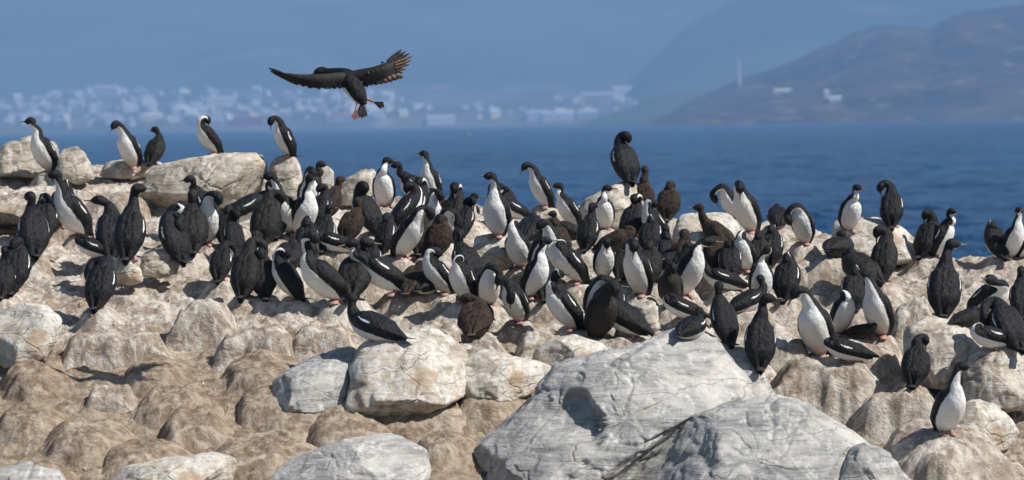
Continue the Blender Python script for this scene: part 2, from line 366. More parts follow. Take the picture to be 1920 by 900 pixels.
 (1574, 626, 543, 30, 'tuck', None, 'a', 'headless looking white belly with dark wing on its left, right foreground'),
 (1652, 630, 498, -30, 'back', -150, 'a', 'white bellied bird with round white nape, right of the smooth black back'),
 (1600, 674, 640, -85, 'lietuck', None, 'a', 'flat black bird lying with its tail to the right in the right foreground'),
 (1608, 632, 598, 60, 'lie', 100, 'd', 'dark chick lying between the two white bellies'),
 (1768, 592, 435, 172, 'alert', 110, 'a', 'tall dark back at right with tail down and white cheek, head turned right'),
 (1838, 598, 488, 22, 'hunch', -50, 'a', 'bird with huge round white belly and dark collar at right'),
 (1804, 612, 574, 120, 'lietuck', None, 'd', 'dark chick crouched at the feet of the huge white belly'),
 (1902, 656, 538, -150, 'bend', -60, 'a', 'bird at the right edge curling forward, white stripe on its left'),
 (1868, 650, 602, -60, 'lietuck', None, 'a', 'low black and white bird left of the curling right edge bird'),
 (1917, 596, 500, 178, 'relax', 170, 'a', 'dark back cut by the right edge above the curling bird'),
 (1714, 724, 626, 172, 'back', 120, 'a', 'hunched black back in the right foreground with a white band across its neck'),
 (1772, 812, 679, 22, 'alert', 70, 'a', 'foremost bird at lower right, clean white front and pink feet'),
 # birds glimpsed in the gaps of the crowd
 (1216, 534, 452, 165, 'tuck', None, 'd', 'sooty back pressed against the right side of the large white fronted bird'),
 (1102, 468, 398, 150, 'relax', 130, 'a', 'dark back between the plump white belly and the black profile head'),
 (1022, 560, 482, 170, 'tuck', None, 'a', 'black back wedged right of the bird with black hind neck'),
 (521, 444, 368, 165, 'tuck', None, 'a', 'dark back filling the gap left of the white necked V pair'),
 (606, 470, 405, 170, 'relax', 140, 'a', 'black bird behind the neck loop, below the mottled greyish brown bird'),
 (722, 474, 405, 150, 'tuck', None, 'a', 'black back between the ragged white belly and the bird preening below the peaked rock'),
 (866, 446, 375, 160, 'back', 60, 'a', 'dark bird pressed against the ring headed bird at centre'),
 (1052, 482, 428, -150, 'tuck', None, 'j', 'brown hunched back behind the drooping black head at centre'),
 (1166, 524, 458, 170, 'tuck', None, 'd', 'sooty back between the hanging hood and the large white front'),
 (906, 552, 486, 170, 'lietuck', None, 'd', 'low sooty bird behind the crouching brown juvenile'),
 (800, 548, 500, 160, 'lietuck', None, 'a', 'low black bird at the foot of the white arched neck'),
 (692, 522, 452, 172, 'tuck', None, 'a', 'black back right behind the large sooty back'),
 (480, 508, 438, 160, 'tuck', None, 'd', 'sooty shoulder showing behind the sooty preener'),
 (1146, 604, 535, 170, 'tuck', None, 'a', 'black back glimpsed between the middle and right birds of the dark trio'),
 (1252, 508, 440, -160, 'tuck', None, 'a', 'black back left of the slender white necked bird'),
 (1421, 506, 440, 175, 'tuck', None, 'd', 'sooty back just left of the plain black back behind the throat raiser'),
 (424, 458, 394, 170, 'tuck', None, 'a', 'black back under the right leaning bird, left of the round white cheek'),
 (538, 502, 448, 165, 'lietuck', None, 'd', 'low sooty bird above the long white curved one'),
 (992, 452, 400, 165, 'lietuck', None, 'a', 'low black bird above the tangled pair at centre'),
 (1218, 472, 408, 170, 'tuck', None, 'a', 'black back left of the white crowned neck below the brown juvenile'),
]

# ------------------------------------------------------------------ ground of the islet
def build_ground():
    px = np.concatenate([np.linspace(-760, -40, 90, endpoint=False), np.linspace(-40, 1960, 800, endpoint=False), np.linspace(1960, 2680, 90)])
    D = np.concatenate([np.linspace(21.5, 27.2, 50, endpoint=False), np.linspace(27.2, 36.5, 430, endpoint=False), np.linspace(36.5, 41.8, 170, endpoint=False), np.linspace(41.8, 48, 40)])
    PX, DD = np.meshgrid(px, D)
    PYb = base_py(PX, DD)
    P = at(PX, PYb, DD)
    edge = sstep(-420, -760, PX) + sstep(2300, 2680, PX)
    P[..., 2] -= edge * 3.0
    x, y = P[..., 0], P[..., 1]
    q = np.stack([x, y, np.zeros_like(x)], -1)
    pad = np.zeros_like(x)
    for b in BIRDS:
        bp = at(np.array(b[0]), np.array(b[1]), dmap(b[1]))
        d2 = ((x - bp[0]) / 0.17) ** 2 + ((y - bp[1] - 0.03) / 0.20) ** 2
        pad = np.maximum(pad, np.exp(-d2 ** 2))
    big = 0.5 + 0.5 * fbm(q * 0.8, 2) * 1.5
    rid = 1 - ridged(q * np.array([1.6, 2.2, 1]) + 3.7, 3)
    lump = np.abs(fbm(q * 3.1 + 40, 3))
    t = 0.5 + 0.5 * fbm(q * 1.3 + 11, 4) * 1.6
    ter = (np.floor(t * 6) + sstep(0.35, 0.65, t * 6 % 1)) / 6
    left = sstep(950, 500, PX) * sstep(600, 680, PYb)
    sink = (0.10 * np.clip(big, 0, 1) + 0.11 * rid + 0.10 * lump + 0.12 * ter) * (1 - 0.62 * left)
    ridge_w = sstep(-1.5, 0.5, DD - dmap(np.interp(PX, _RX, _RY)))
    sink = sink * (1 - 0.55 * ridge_w)
    z = P[..., 2] - sink * (1 - pad) + (0.045 * (1 - .45 * left) * fbm(q * 7 + 5, 4) + 0.016 * fbm(q * 24, 3)) * (1 - 0.5 * pad)
    P[..., 2] = z
    # where droppings have whitened the soil
    gu = 0.62 + 0.35 * fbm(q * 1.1 + 70, 4) - 0.62 * left + 0.2 * pad - 0.12 * sstep(1450, 1600, PX) * sstep(620, 700, PYb)
    me = mesh_np('ground', P, grid_faces(len(D), len(px)), [M_ground], {'guano': gu})
    return obj('ground', me, kind='structure')
ground = build_ground()

# ------------------------------------------------------------------ sea
def build_sea():
    s = NT('sea_water'); c = s.coord()
    n1 = s.noise(s.mapv(c, (0.55, 0.30, 1)), 1.0, 6, 0.62, 0.2); n2 = s.noise(s.mapv(c, (0.035, 0.012, 1)), 1.0, 5, 0.6)
    n3 = s.noise(s.mapv(c, (2.5, 1.2, 1)), 1.0, 4, 0.6)
    h = s.math('ADD', n1, s.math('ADD', s.math('MULTIPLY', n2, 2.0), s.math('MULTIPLY', n3, 0.25)))
    col = s.mix(s.ramp(n2, 0.35, 0.68), (0.001, 0.042, 0.125), (0.003, 0.068, 0.19))
    m = s.bsdf(Base_Color=col, Roughness=0.14, IOR=1.33, Specular_IOR_Level=0.15, Normal=s.bump(h, 1.0, 2.4))
    px = np.linspace(-900, 2820, 420)
    D = np.concatenate([np.linspace(4, 40, 20, endpoint=False), np.exp(np.linspace(math.log(40), math.log(1500), 560, endpoint=False)), np.linspace(1500, 9000, 40)])
    PX, DD = np.meshgrid(px, D)
    X = (PX - 960) / FPX * DD * np.where(DD < 40, 40 / DD, 1); Y = DD
    q = np.stack([X, Y, np.zeros_like(X)], -1)
    fade = 1 - sstep(700, 1500, DD)
    Z = fade * (0.42 * fbm(q * np.array([0.13, 0.26, 1]), 4) + 0.09 * fbm(q * np.array([0.7, 0.9, 1]) + 9, 2))
    me = mesh_np('sea', np.stack([X, Y, Z], -1), grid_faces(len(D), len(px)), [m])
    return obj('sea', me, kind='structure')
build_sea()

# ------------------------------------------------------------------ far shore
def hill_mat(name, a, b, pale, sc):
    s = NT(name); c = s.coord()
    n = s.noise(c, sc, 6, 0.62, 0.4); n2 = s.noise(s.mapv(c, (1, 1, 2.5)), sc * 2.7, 6, 0.65, 0.6)
    col = s.mix(s.ramp(n, 0.38, 0.62), a, b)
    col = s.mix(s.ramp(n2, 0.55, 0.68, 0, 0.85), col, pale)
    return s.bsdf(Base_Color=col, Roughness=1.0, Specular_IOR_Level=0.0)
M_mtn = hill_mat('mountain_forest', (0.035, 0.05, 0.03), (0.08, 0.10, 0.05), (0.15, 0.15, 0.10), 0.0011)
M_town = hill_mat('town_slope', (0.06, 0.075, 0.045), (0.15, 0.14, 0.10), (0.30, 0.27, 0.21), 0.004)
M_head = hill_mat('headland_scrub', (0.010, 0.012, 0.008), (0.075, 0.055, 0.038), (0.27, 0.20, 0.15), 0.009)

def far_z(PX, DD):
    """height of the far shore over the sea"""
    q = np.stack([(PX - 960) / FPX * DD, DD, 0 * DD], -1)
    t = DD - 7150
    low = 16 * sstep(0, 60, t) + np.maximum(t, 0) * 0.052
    mt = np.maximum(DD - 8700, 0); mt = 620 * (1 - np.exp(-mt * 0.22 / 620)) * (1 - np.exp(-mt / 600))
    return np.where(t < 0, t * 0.05, low + mt * (1 + 0.35 * fbm(q * 0.0008, 4)) + 14 * sstep(0, 500, t) * fbm(q * 0.004 + 3, 3))
def shore(name, m, pxs, D, zf):
    PX, DD = np.meshgrid(pxs, D); Z = zf(PX, DD)
    P = np.stack([(PX - 960) / FPX * DD, DD, Z], -1)
    return obj(name, mesh_np(name, P, grid_faces(len(D), len(pxs)), [m]), kind='structure')
shore('mountains', M_mtn, np.linspace(-900, 2800, 240), np.concatenate([np.linspace(8650, 10000, 60, endpoint=False), np.linspace(10000, 13500, 80)]), far_z)
shore('town_hillside', M_town, np.linspace(-900, 1900, 260), np.linspace(7080, 8670, 120), lambda a, b: far_z(a, b) + 0.02)

def ridge_hill(name, m, outline, D0, Dr, Db, rough, npx=200):
    """a hill that rises from the water at D0 to a crest at Dr whose skyline follows the outline, and falls to Db behind"""
    ox = np.array([p[0] for p in outline], float); oy = np.array([p[1] for p in outline], float)
    pxs = np.linspace(ox[0], ox[-1], npx)
    D = np.concatenate([np.linspace(D0 - 40, Dr, 90, endpoint=False), np.linspace(Dr, Db, 30)])
    def zf(PX, DD):
        top = CAM[2] + (horizon_py(PX) - np.interp(PX, ox, oy)) * Dr / FPX
        q = np.stack([(PX - 960) / FPX * DD, DD, 0 * DD], -1)
        u = np.clip((DD - D0) / (Dr - D0), -0.1, 1)
        up = np.where(u > 0, np.maximum(u, 0) ** 0.85, u)
        dn = 1 - 0.9 * sstep(Dr, Db, DD)
        n = 1 + rough * (fbm(q * 0.0022 + 5, 5) * 2.0) * np.clip(u * (1 - u) * 4, 0, 1) * np.clip((1 - u) * 2.2, 0, 1)
        g = np.interp(PX, ox, np.linspace(0, 1, len(ox)))
        return np.where(u <= 0, -4 + 40 * u, np.maximum(top, 0) * up * dn * n + 3 * sstep(0, 0.02, u) * np.clip(top / 30, 0, 1) + 0.010 * np.maximum(top, 10) * fbm(q * 0.02, 3) * 2 * (u > .05)) - 2.5 * (top < 3)
    return shore(name, m, pxs, D, zf)
ridge_hill('middle_hill', M_mtn, [(1080, 232), (1150, 205), (1185, 150), (1240, 100), (1300, 48), (1380, 5), (1450, -30), (1700, -90), (2200, -150), (2900, -160)], 7300, 8500, 9600, 0.15)
ridge_hill('low_point', M_mtn, [(1080, 236), (1150, 216), (1200, 198), (1236, 182), (1300, 175), (1360, 178), (1500, 200), (1600, 226)], 5600, 6000, 6400, 0.1)
ridge_hill('headland', M_head, [(1225, 229), (1262, 212), (1300, 192), (1345, 172), (1390, 152), (1440, 138), (1485, 122), (1530, 100), (1570, 84), (1610, 64), (1660, 52), (1720, 56), (1750, 60), (1775, 42), (1810, 26), (1860, 20), (1920, 12), (2050, -20), (2300, -40), (2900, 60)], 4350, 5500, 6500, 0.5)

# haze: the air between here and the mountains
def build_haze():
    s = NT('sea_haze')
    pv = s.t.nodes.new('ShaderNodeVolumePrincipled')
    pv.inputs['Color'].default_value = (0.325, 0.54, 0.86, 1); pv.inputs['Density'].default_value = 1.85e-4
    pv.inputs['Density Attribute'].default_value = ''; pv.inputs['Temperature Attribute'].default_value = ''
    pv.inputs['Anisotropy'].default_value = 0.0
    pv.inputs['Absorption Color'].default_value = (0, 0, 0, 1)
    s.t.links.new(pv.outputs[0], s.out.inputs['Volume'])
    x, y0, y1, z0, z1 = 9000, -600, 14500, -60, 1010
    V = [(-x, y0, z0), (x, y0, z0), (x, y1, z0), (-x, y1, z0), (-x, y0, z1), (x, y0, z1), (x, y1, z1), (-x, y1, z1)]
    F = [(0, 3, 2, 1), (4, 5, 6, 7), (0, 1, 5, 4), (1, 2, 6, 5), (2, 3, 7, 6), (3, 0, 4, 7)]
    obj('haze', pymesh('haze', V, F, [s.m]), kind='stuff')
build_haze()

# ------------------------------------------------------------------ the town
M_ww = plain('white_wall', (0.78, 0.78, 0.76), 0.8, 0.08, 0.2); M_cw = plain('cream_wall', (0.62, 0.55, 0.45), 0.8, 0.1, 0.2)
M_gw = plain('grey_wall', (0.40, 0.43, 0.46), 0.8, 0.1, 0.2); M_rr = plain('red_roof', (0.42, 0.10, 0.09), 0.7, 0.15, 0.2)
M_gr = plain('grey_roof', (0.30, 0.33, 0.36), 0.7, 0.15, 0.2); M_pr = plain('pale_roof', (0.70, 0.72, 0.73), 0.6, 0.1, 0.2)
def house_mesh(name, w, d, h, rise, wall, roof):
    a, b = w / 2, d / 2; e = 0.5
    V = [(-a, -b, -6), (a, -b, -6), (a, b, -6), (-a, b, -6), (-a, -b, h), (a, -b, h), (a, b, h), (-a, b, h), (-a, 0, h + rise), (a, 0, h + rise),
         (-a - e, -b - e, h - .2), (a + e, -b - e, h - .2), (a + e, 0, h + rise + .25), (-a - e, 0, h + rise + .25), (a + e, b + e, h - .2), (-a - e, b + e, h - .2)]
    F = [(0, 1, 5, 4), (1, 2, 6, 9, 5), (2, 3, 7, 6), (3, 0, 4, 8, 7), (10, 11, 12, 13), (13, 12, 14, 15)]
    me = pymesh(name, V, F, [wall, roof])
    for i in (4, 5): me.polygons[i].material_index = 1
    return me
HM = [house_mesh('house', 13, 10, 6, 3, M_ww, M_pr), house_mesh('house', 11, 9, 5, 3.5, M_ww, M_gr), house_mesh('house', 16, 11, 8, 2.5, M_cw, M_pr),
      house_mesh('house', 14, 10, 6, 3, M_gw, M_gr), house_mesh('house', 12, 9, 6, 3, M_ww, M_rr), house_mesh('house', 20, 12, 9, 1.5, M_ww, M_pr)]
def put_far(o, px, D, rz, sc=1):
    z = float(far_z(np.array([float(px)]), np.array([float(D)]))[0])
    o.location = ((px - 960) / FPX * D, D, z); o.rotation_euler = (0, 0, rz); o.scale = (sc, sc, sc)
nh = 0
while nh < 285:
    px = random.choice([random.uniform(-30, 800), random.uniform(40, 720), random.uniform(700, 1260)]); D = 7175 + 1500 * random.random() ** 1.15
    lim = np.interp(px, [-30, 60, 200, 420, 700, 800, 1000, 1080, 1260], [7900, 8450, 8680, 8600, 8350, 7700, 7500, 8250, 8350])
    if D > lim or (px > 780 and random.random() < 0.35): continue
    o = obj('house', random.choice(HM[:4] + HM[:2] + [HM[5], random.choice(HM)]))
    put_far(o, px, D, random.uniform(-0.7, 0.7) + (math.pi / 2 if random.random() < .35 else 0), random.uniform(0.65, 1.6))
    o['label'] = 'tiny pale blurred house of the town across the water'; o['category'] = 'house'; o['group'] = 'houses of the far town'
    nh += 1
for (px, D, w, d, h, wm, rm, lab) in [
    (470, 7190, 60, 22, 12, M_rr, M_rr, 'red warehouse on the far waterfront left of centre'),
    (830, 7180, 55, 18, 11, M_ww, M_pr, 'long white shed on the far waterfront below the flying bird, rightwards'),
    (1012, 7190, 42, 20, 13, M_ww, M_pr, 'brightest white shed on the far waterfront right of centre'),
    (1050, 7185, 62, 18, 12, M_ww, M_pr, 'long white shed ending the far waterfront to the right'),
    (1105, 7200, 40, 16, 9, M_gw, M_pr, 'grey low building on the far waterfront near the low point'),
    (360, 7420, 70, 18, 14, M_ww, M_pr, 'wide white block low in the far town, left'),
    (420, 7900, 62, 20, 17, M_ww, M_pr, 'wide white block halfway up the far town'),
    (205, 8350, 55, 20, 22, M_ww, M_pr, 'pale block near the upper edge of the far town, left'),
    (140, 7190, 70, 18, 10, M_cw, M_gr, 'cream building on the far waterfront at left'),
    (640, 7200, 50, 18, 9, M_gw, M_rr, 'red roofed shed on the far waterfront beneath the flying bird'),
    (1185, 8150, 75, 18, 15, M_ww, M_pr, 'long white terrace on the far slope above the low point'),
    (1130, 7900, 80, 18, 11, M_cw, M_pr, 'cream terrace on the far slope left of the white one'),
    (1215, 8380, 50, 18, 18, M_ww, M_rr, 'topmost white building on the far slope above the low point')]:
    b = obj('warehouse', house_mesh('warehouse', w, d, h, 3, wm, rm), label=lab, category='building'); put_far(b, px, D, random.uniform(-.1, .1))
# houses and mast on the headland
def ray_hit(px, py):
    d = ray(np.array(px), np.array(py)); d = d / np.linalg.norm(d)
    ok, loc, nor, idx, ob, mx = SC.ray_cast(bpy.context.evaluated_depsgraph_get(), Vector(CAM), Vector(d))
    return (np.array(loc), ob) if ok else (None, None)
haze_o = bpy.data.objects['haze']; haze_o.hide_viewport = True
bpy.context.view_layer.update()
for (px, py, w, h, wm, lab) in [(1550, 184, 6, 8, M_ww, 'small white tower house on the hazy headland'), (1566, 190, 14, 4, M_ww, 'low white house beside the tower house on the headland'),
                                (1470, 174, 26, 3, M_gw, 'long pale building low on the left of the headland')]:
    loc, _ = ray_hit(px, py)
    if loc is None: continue
    b = obj('headland_house', house_mesh('headland_house', w, 8, h, 2, wm, M_pr), label=lab, category='house'); b.location = loc
loc, _ = ray_hit(1386, 160)
if loc is not None:
    V, F = [], []
    for k, (z, r) in enumerate([(-3, 2.2), (10, 1.8), (24, 1.3), (36, 0.8)]):
        V += [(r * math.cos(a), r * math.sin(a), z) for a in np.linspace(0, 2 * math.pi, 8, endpoint=False)]
        if k: F += [((k - 1) * 8 + i, (k - 1) * 8 + (i + 1) % 8, k * 8 + (i + 1) % 8, k * 8 + i) for i in range(8)]
    b = obj('mast', pymesh('mast', V, F, [M_ww]), label='thin white mast on the left shoulder of the headland', category='mast'); b.location = loc
# little boat far out
def boat():
    p = at(np.array(880), np.array(253), 1); d = p - CAM
    Dd = -CAM[2] / d[2]; loc = CAM + d * Dd
    s_ = 1.0 * 9 * Dd / FPX / 6.0
    r = obj('motor_boat', None, label='tiny white boat far out on the water right of the flying bird', category='boat'); r.location = loc
    r.scale = (s_,) * 3
    V = [(-3, -.8, .6), (2, -.8, .7), (3.2, 0, .9), (2, .8, .7), (-3, .8, .6), (-2.8, -.5, -.3), (1.8, -.5, -.3), (2.5, 0, -.2), (1.8, .5, -.3), (-2.8, .5, -.3)]
    F = [(0, 1, 6, 5), (1, 2, 7, 6), (2, 3, 8, 7), (3, 4, 9, 8), (4, 0, 5, 9), (0, 4, 3, 2, 1), (5, 6, 7, 8, 9)]
    obj('hull', pymesh('hull', V, F, [M_ww]), r)
    V = [(-1.4, -.55, .6), (.9, -.55, .6), (.9, .55, .6), (-1.4, .55, .6), (-1.3, -.5, 1.5), (.3, -.5, 1.5), (.3, .5, 1.5), (-1.3, .5, 1.5)]
    obj('cabin', pymesh('cabin', V, [(0, 1, 5, 4), (1, 2, 6, 5), (2, 3, 7, 6), (3, 0, 4, 7), (4, 5, 6, 7)], [M_pr]), r)
boat()
# ------------------------------------------------------------------ rocks and mounds
def rock(name, label, outl, m, T=None, lean=0.7, facets=7, rough=0.035, D=None, dD=0.0, e=0.72, crack=0.02, seed=0, cat='rock', group=None, res=None, cuts=(), dents=()):
    r = np.random.default_rng(seed + 11)
    o = np.array(outl, float); yb = min(o[:, 1].max(), 915)
    ym, hh = (o[:, 1].min() + o[:, 1].max()) / 2, o[:, 1].max() - o[:, 1].min()
    if o[:, 1].max() < 900: o[:, 1] += np.where(o[:, 1] > ym + .1 * hh, .18 * hh, 0)      # the foot is buried in the soil
    seg = np.concatenate([o[i] + (o[(i + 1) % len(o)] - o[i]) * np.linspace(0, 1, 24, endpoint=False)[:, None] for i in range(len(o))])
    c = (o.min(0) + o.max(0)) / 2 * 0.5 + seg.mean(0) * 0.5
    wpx, hpx = o[:, 0].max() - o[:, 0].min(), o[:, 1].max() - o[:, 1].min()
    D0 = float(dmap(yb)); k = D0 / FPX
    if T is None: T = 0.5 * min(wpx * 0.8, hpx * 1.7) * k
    if D is None: D = D0 + 0.36 * T + dD
    k = D / FPX
    ang = np.arctan2(-(seg[:, 1] - c[1]), seg[:, 0] - c[0]); rad = np.hypot(seg[:, 0] - c[0], seg[:, 1] - c[1]) * k
    ii = np.argsort(ang); ang = ang[ii]; rad = rad[ii]
    if res is None: res = int(np.clip(max(wpx, hpx) * 0.55, 56, 260))
    N, Mv = res, max(30, res // 2)
    th = np.linspace(-math.pi, math.pi, N, endpoint=False)
    Rr = np.interp(th, np.concatenate([ang - 2 * math.pi, ang, ang + 2 * math.pi]), np.tile(rad, 3))
    for _ in range(2): Rr = (np.roll(Rr, 1) + 2 * Rr + np.roll(Rr, -1)) / 4
    ps = np.linspace(-math.pi / 2, math.pi / 2, Mv)
    cp = np.clip(np.cos(ps), 0, 1) ** e; sp = np.sign(np.sin(ps)) * np.abs(np.sin(ps)) ** e
    X = Rr[None, :] * cp[:, None] * np.cos(th)[None, :]; Z = Rr[None, :] * cp[:, None] * np.sin(th)[None, :]
    Y = np.repeat((T * sp)[:, None], N, 1)
    P = np.stack([X, Y, Z], -1)
    for i in range(facets):
        n = np.array([r.normal() * 0.8, -abs(r.normal()) * 0.8 - 0.45, r.normal() * 0.7 + 0.25]); n /= np.linalg.norm(n)
        pr = P @ n; d = pr.max() * r.uniform(0.70, 0.93)
        P = P - np.maximum(pr - d, 0)[..., None] * n * 0.93
    for n, fr in cuts:
        n = np.array(n, float); n /= np.linalg.norm(n); pr = P @ n
        P = P - np.maximum(pr - pr.max() * fr, 0)[..., None] * n * 0.95
    for (dx, dy, rx, ry, dep) in dents:
        u = (P[..., 0] - (dx - c[0]) * k) / (rx * k); w = (P[..., 2] + (dy - c[1]) * k) / (ry * k)
        nz = fbm(P * 4 + 3, 3); u = u + .5 * nz + .35 * w; w = w + .6 * perlin(P * 3 + 8)
        g = sstep(1.0, 0.80, u) * sstep(-1.6, 0.3, u) * sstep(1.1, 0.3, w) * sstep(-1.1, -0.1, w) * (P[..., 1] < 0)
        P[..., 1] += dep * g
    S = 0.5 * (wpx + hpx) * k / 2
    nrm = P / (np.linalg.norm(P, axis=-1, keepdims=True) + 1e-6)
    q = P + r.uniform(0, 50, 3)
    dsp = rough * S * (fbm(q * 1.6 / S, 3) * 1.6) + rough * 0.5 * fbm(q * 6, 4) + 0.006 * fbm(q * 26, 3)
    qa = np.stack([q[..., 0] * 1.1, q[..., 1] * 1.1, (q[..., 2] - 0.55 * q[..., 0]) * 2.6], -1)
    dsp -= crack * np.clip((1 - np.abs(perlin(qa * 1.3)) - 0.9) / 0.1, 0, 1)
    dsp -= crack * 0.6 * np.clip((1 - np.abs(fbm(q * 3.1, 3)) - 0.93) / 0.07, 0, 1)
    P = P + nrm * dsp[..., None]
    P[..., 1] += lean * P[..., 2]
    me = mesh_np(name, P, grid_faces(Mv, N, True), [m])
    ob = obj(name, me, label=label, category=cat); ob.location = at(c[0], c[1], D)
    if group: ob['group'] = group
    return ob

BO, MU = 'boulders among the colony', 'mud mounds of the slope'
def boulder(label, outl, m=M_cream, **k): return rock('boulder', label, outl, m, group=BO, **k)
def mound(label, outl, m=M_mud, seed=0, dD=0.0, lean=None, nest=None, up=None):
    """a swelling of the soil: a sheet that follows the slope, rises to the outline's upper edge and dips under the ground all round"""
    r = np.random.default_rng(seed); o = np.array(outl, float); off = r.uniform(0, 60, 3)
    nest = (m is not M_mud) if nest is None else nest
    x0, x1, yb = o[:, 0].min(), o[:, 0].max(), min(o[:, 1].max(), 940)
    Db = float(dmap(yb)) + dD; k = Db / FPX; rx = (x1 - x0) / 2 * k; ry = max(.24, .55 * rx) if nest else max(.40, 1.0 * rx)
    D = Db + ry * .8; cx = (x0 + x1) / 2; X0 = at(np.array(cx), np.array(yb), D)[0]
    nu, nv = int(np.clip(rx * 2.7 / .013, 40, 150)), int(np.clip(ry * 2.6 / .016, 36, 80))
    u, v = np.meshgrid(np.linspace(-1.3, 1.3, nu), np.linspace(-1.3, 1.3, nv))
    x, y = X0 + u * rx, D + v * ry; px = cx + u * (x1 - x0) / 2
    zb = at(px, base_py(px, y), y)[..., 2]
    pc = np.linspace(x0, x1, 60); ps = np.array([o, np.roll(o, -1, 0)])
    env = np.array([min([a[1] + (b[1] - a[1]) * (q - a[0]) / (b[0] - a[0]) for a, b in zip(ps[0], ps[1]) if a[0] != b[0] and min(a[0], b[0]) - .5 <= q <= max(a[0], b[0]) + .5] or [yb]) for q in pc])
    Hc = np.clip(at(pc, env, np.full(60, D))[:, 2] - at(pc, base_py(pc, np.full(60, D)), np.full(60, D))[:, 2], .02, .5)
    q3 = np.stack([x, y, 0 * x], -1) + off
    wu = u + (.30 if nest else .24) * fbm(q3 * 2.4, 4); wv = v + (.50 if nest else .36) * fbm(q3 * 2.4 + 9, 4)
    H = np.interp(wu, (pc - cx) / ((x1 - x0) / 2), Hc, left=0, right=0)
    if nest:
        pr = sstep(-1.1, -.40, wv) * (1 - sstep(.2, 1.2, wv)) * sstep(-1.2, -.60, wu) * (1 - sstep(.5, 1.2, wu)); dip = .13; hs = .46
    else:
        rho = np.sqrt((np.where(wu < 0, wu * 1.0, wu * .80)) ** 2 + (np.where(wv < .1, (wv - .1) * .92, (wv - .1) * .8)) ** 2)
        inn = .42 - .34 * sstep(-.3, .4, wu); pr = 1 - sstep(0, 1, (rho - inn) / (1.08 - inn)) ** 1.5 - .4 * np.clip(rho - 1.05, 0, 1); dip = .09; hs = .42
    hs = up or hs
    z = zb - dip - .02 + (H * hs + dip) * pr
    z = z + ((.060 if nest else .026) * fbm(q3 * 3.6, 4) + .016 * fbm(q3 * 15, 3)) * (.35 + pr) - .016 * np.clip((1 - np.abs(fbm(q3 * 3.4 + 4, 3)) - .9) / .1, 0, 1) * pr
    if nest: z = z + .010 * pr * (1 - pr) * 4 * perlin(np.stack([x * 26, y * 6, z * 3], -1))
    z = z - .35 * sstep(.92, 1.28, np.maximum(np.abs(u), np.abs(v)))
    me = mesh_np('mud_mound', np.stack([x - X0, y - D, z], -1), grid_faces(nv, nu), [m])
    ob = obj('mud_mound', me, label=label, category='mound', group=MU); ob.location = (X0, D, 0)
    return ob

boulder('huge grey streaked boulder rising from the bottom edge at centre right',
        [(845, 960), (862, 850), (985, 752), (1040, 694), (1130, 668), (1180, 660), (1240, 640), (1310, 616), (1356, 642), (1390, 690), (1450, 765), (1420, 830), (1300, 900), (1200, 960)], M_grey, T=0.75, lean=0.95, facets=10, seed=3, crack=0.035, D=29.25, e=0.66, rough=0.04, cuts=[((.5, -.35, -.8), .55), ((-.5, -.75, .3), .75)], dents=[(1070, 772, 55, 58, .2)])
boulder('narrow grey slab leaning against the huge boulder, dark bird perched behind it',
        [(1335, 650), (1385, 640), (1425, 680), (1470, 752), (1450, 790), (1400, 760), (1360, 700)], M_grey, seed=5, D=29.75)
boulder('broad pale grey boulder at the bottom edge, right of the deep cleft',
        [(1085, 980), (1130, 895), (1200, 822), (1260, 787), (1380, 765), (1480, 750), (1530, 772), (1600, 812), (1660, 858), (1720, 905), (1760, 980)], M_grey, T=0.7, lean=1.0, facets=9, seed=9, crack=0.03, D=28.45, e=0.68, rough=0.035, cuts=[((-.8, -.5, .35), .62)])
boulder('dark faced angular block on the lower right of the pale boulder',
        [(1570, 900), (1598, 842), (1625, 830), (1668, 850), (1712, 905), (1716, 960), (1580, 960)], M_grey, seed=12, D=27.95, lean=0.6)
boulder('big cream whitewashed boulder left of centre with a dark left edge',
        [(648, 750), (655, 685), (672, 648), (740, 626), (810, 620), (850, 640), (880, 672), (870, 715), (800, 750), (720, 765)], seed=14, facets=8, lean=1.1, e=.85)
boulder('low white splashed rock between the cream boulder and the huge grey one',
        [(850, 725), (868, 672), (900, 655), (960, 668), (1042, 690), (1010, 720), (940, 738)], seed=15, lean=1.0)
boulder('grey streaked rock sloping down left of the cream boulder',
        [(492, 735), (520, 705), (580, 672), (648, 650), (672, 664), (662, 700), (655, 740), (600, 752), (520, 752)], M_grey, seed=17, lean=1.0)
boulder('loose pale stone with a shadowed hollow, just above the huge grey boulder',
        [(998, 660), (1030, 637), (1080, 628), (1130, 645), (1150, 668), (1100, 690), (1040, 697), (1003, 680)], seed=18, lean=0.3, facets=9)
boulder('smooth white streaked rock at the bottom edge left of centre',
        [(465, 925), (540, 860), (640, 830), (740, 820), (800, 848), (810, 885), (780, 950), (480, 960)], M_grey, seed=20, lean=1.0)
boulder('low white crusted rock at the bottom edge near the left corner',
        [(188, 910), (210, 880), (300, 862), (400, 850), (447, 864), (454, 892), (430, 930), (200, 940)], seed=22)
boulder('small grey rock in the bottom left corner',
        [(-30, 915), (-10, 880), (50, 868), (110, 885), (130, 915), (60, 950), (-30, 950)], M_grey, seed=23)
boulder('round rock streaked white by droppings at the left edge',
        [(-25, 665), (-20, 590), (35, 568), (90, 575), (117, 603), (102, 645), (40, 672)], seed=24, lean=0.6)
boulder('wide tan rock on the skyline left, one black and white bird on top',
        [(252, 352), (288, 310), (360, 295), (430, 286), (490, 289), (499, 310), (492, 350), (440, 376), (330, 378)], M_tan, seed=26, lean=0.5, facets=9, dD=0.3, crack=0.03)
boulder('pointed rock pedestal under the arched preening bird on the skyline',
        [(498, 350), (505, 306), (530, 290), (555, 292), (566, 320), (574, 356), (540, 370)], M_tan, seed=28, lean=0.3, dD=0.2)
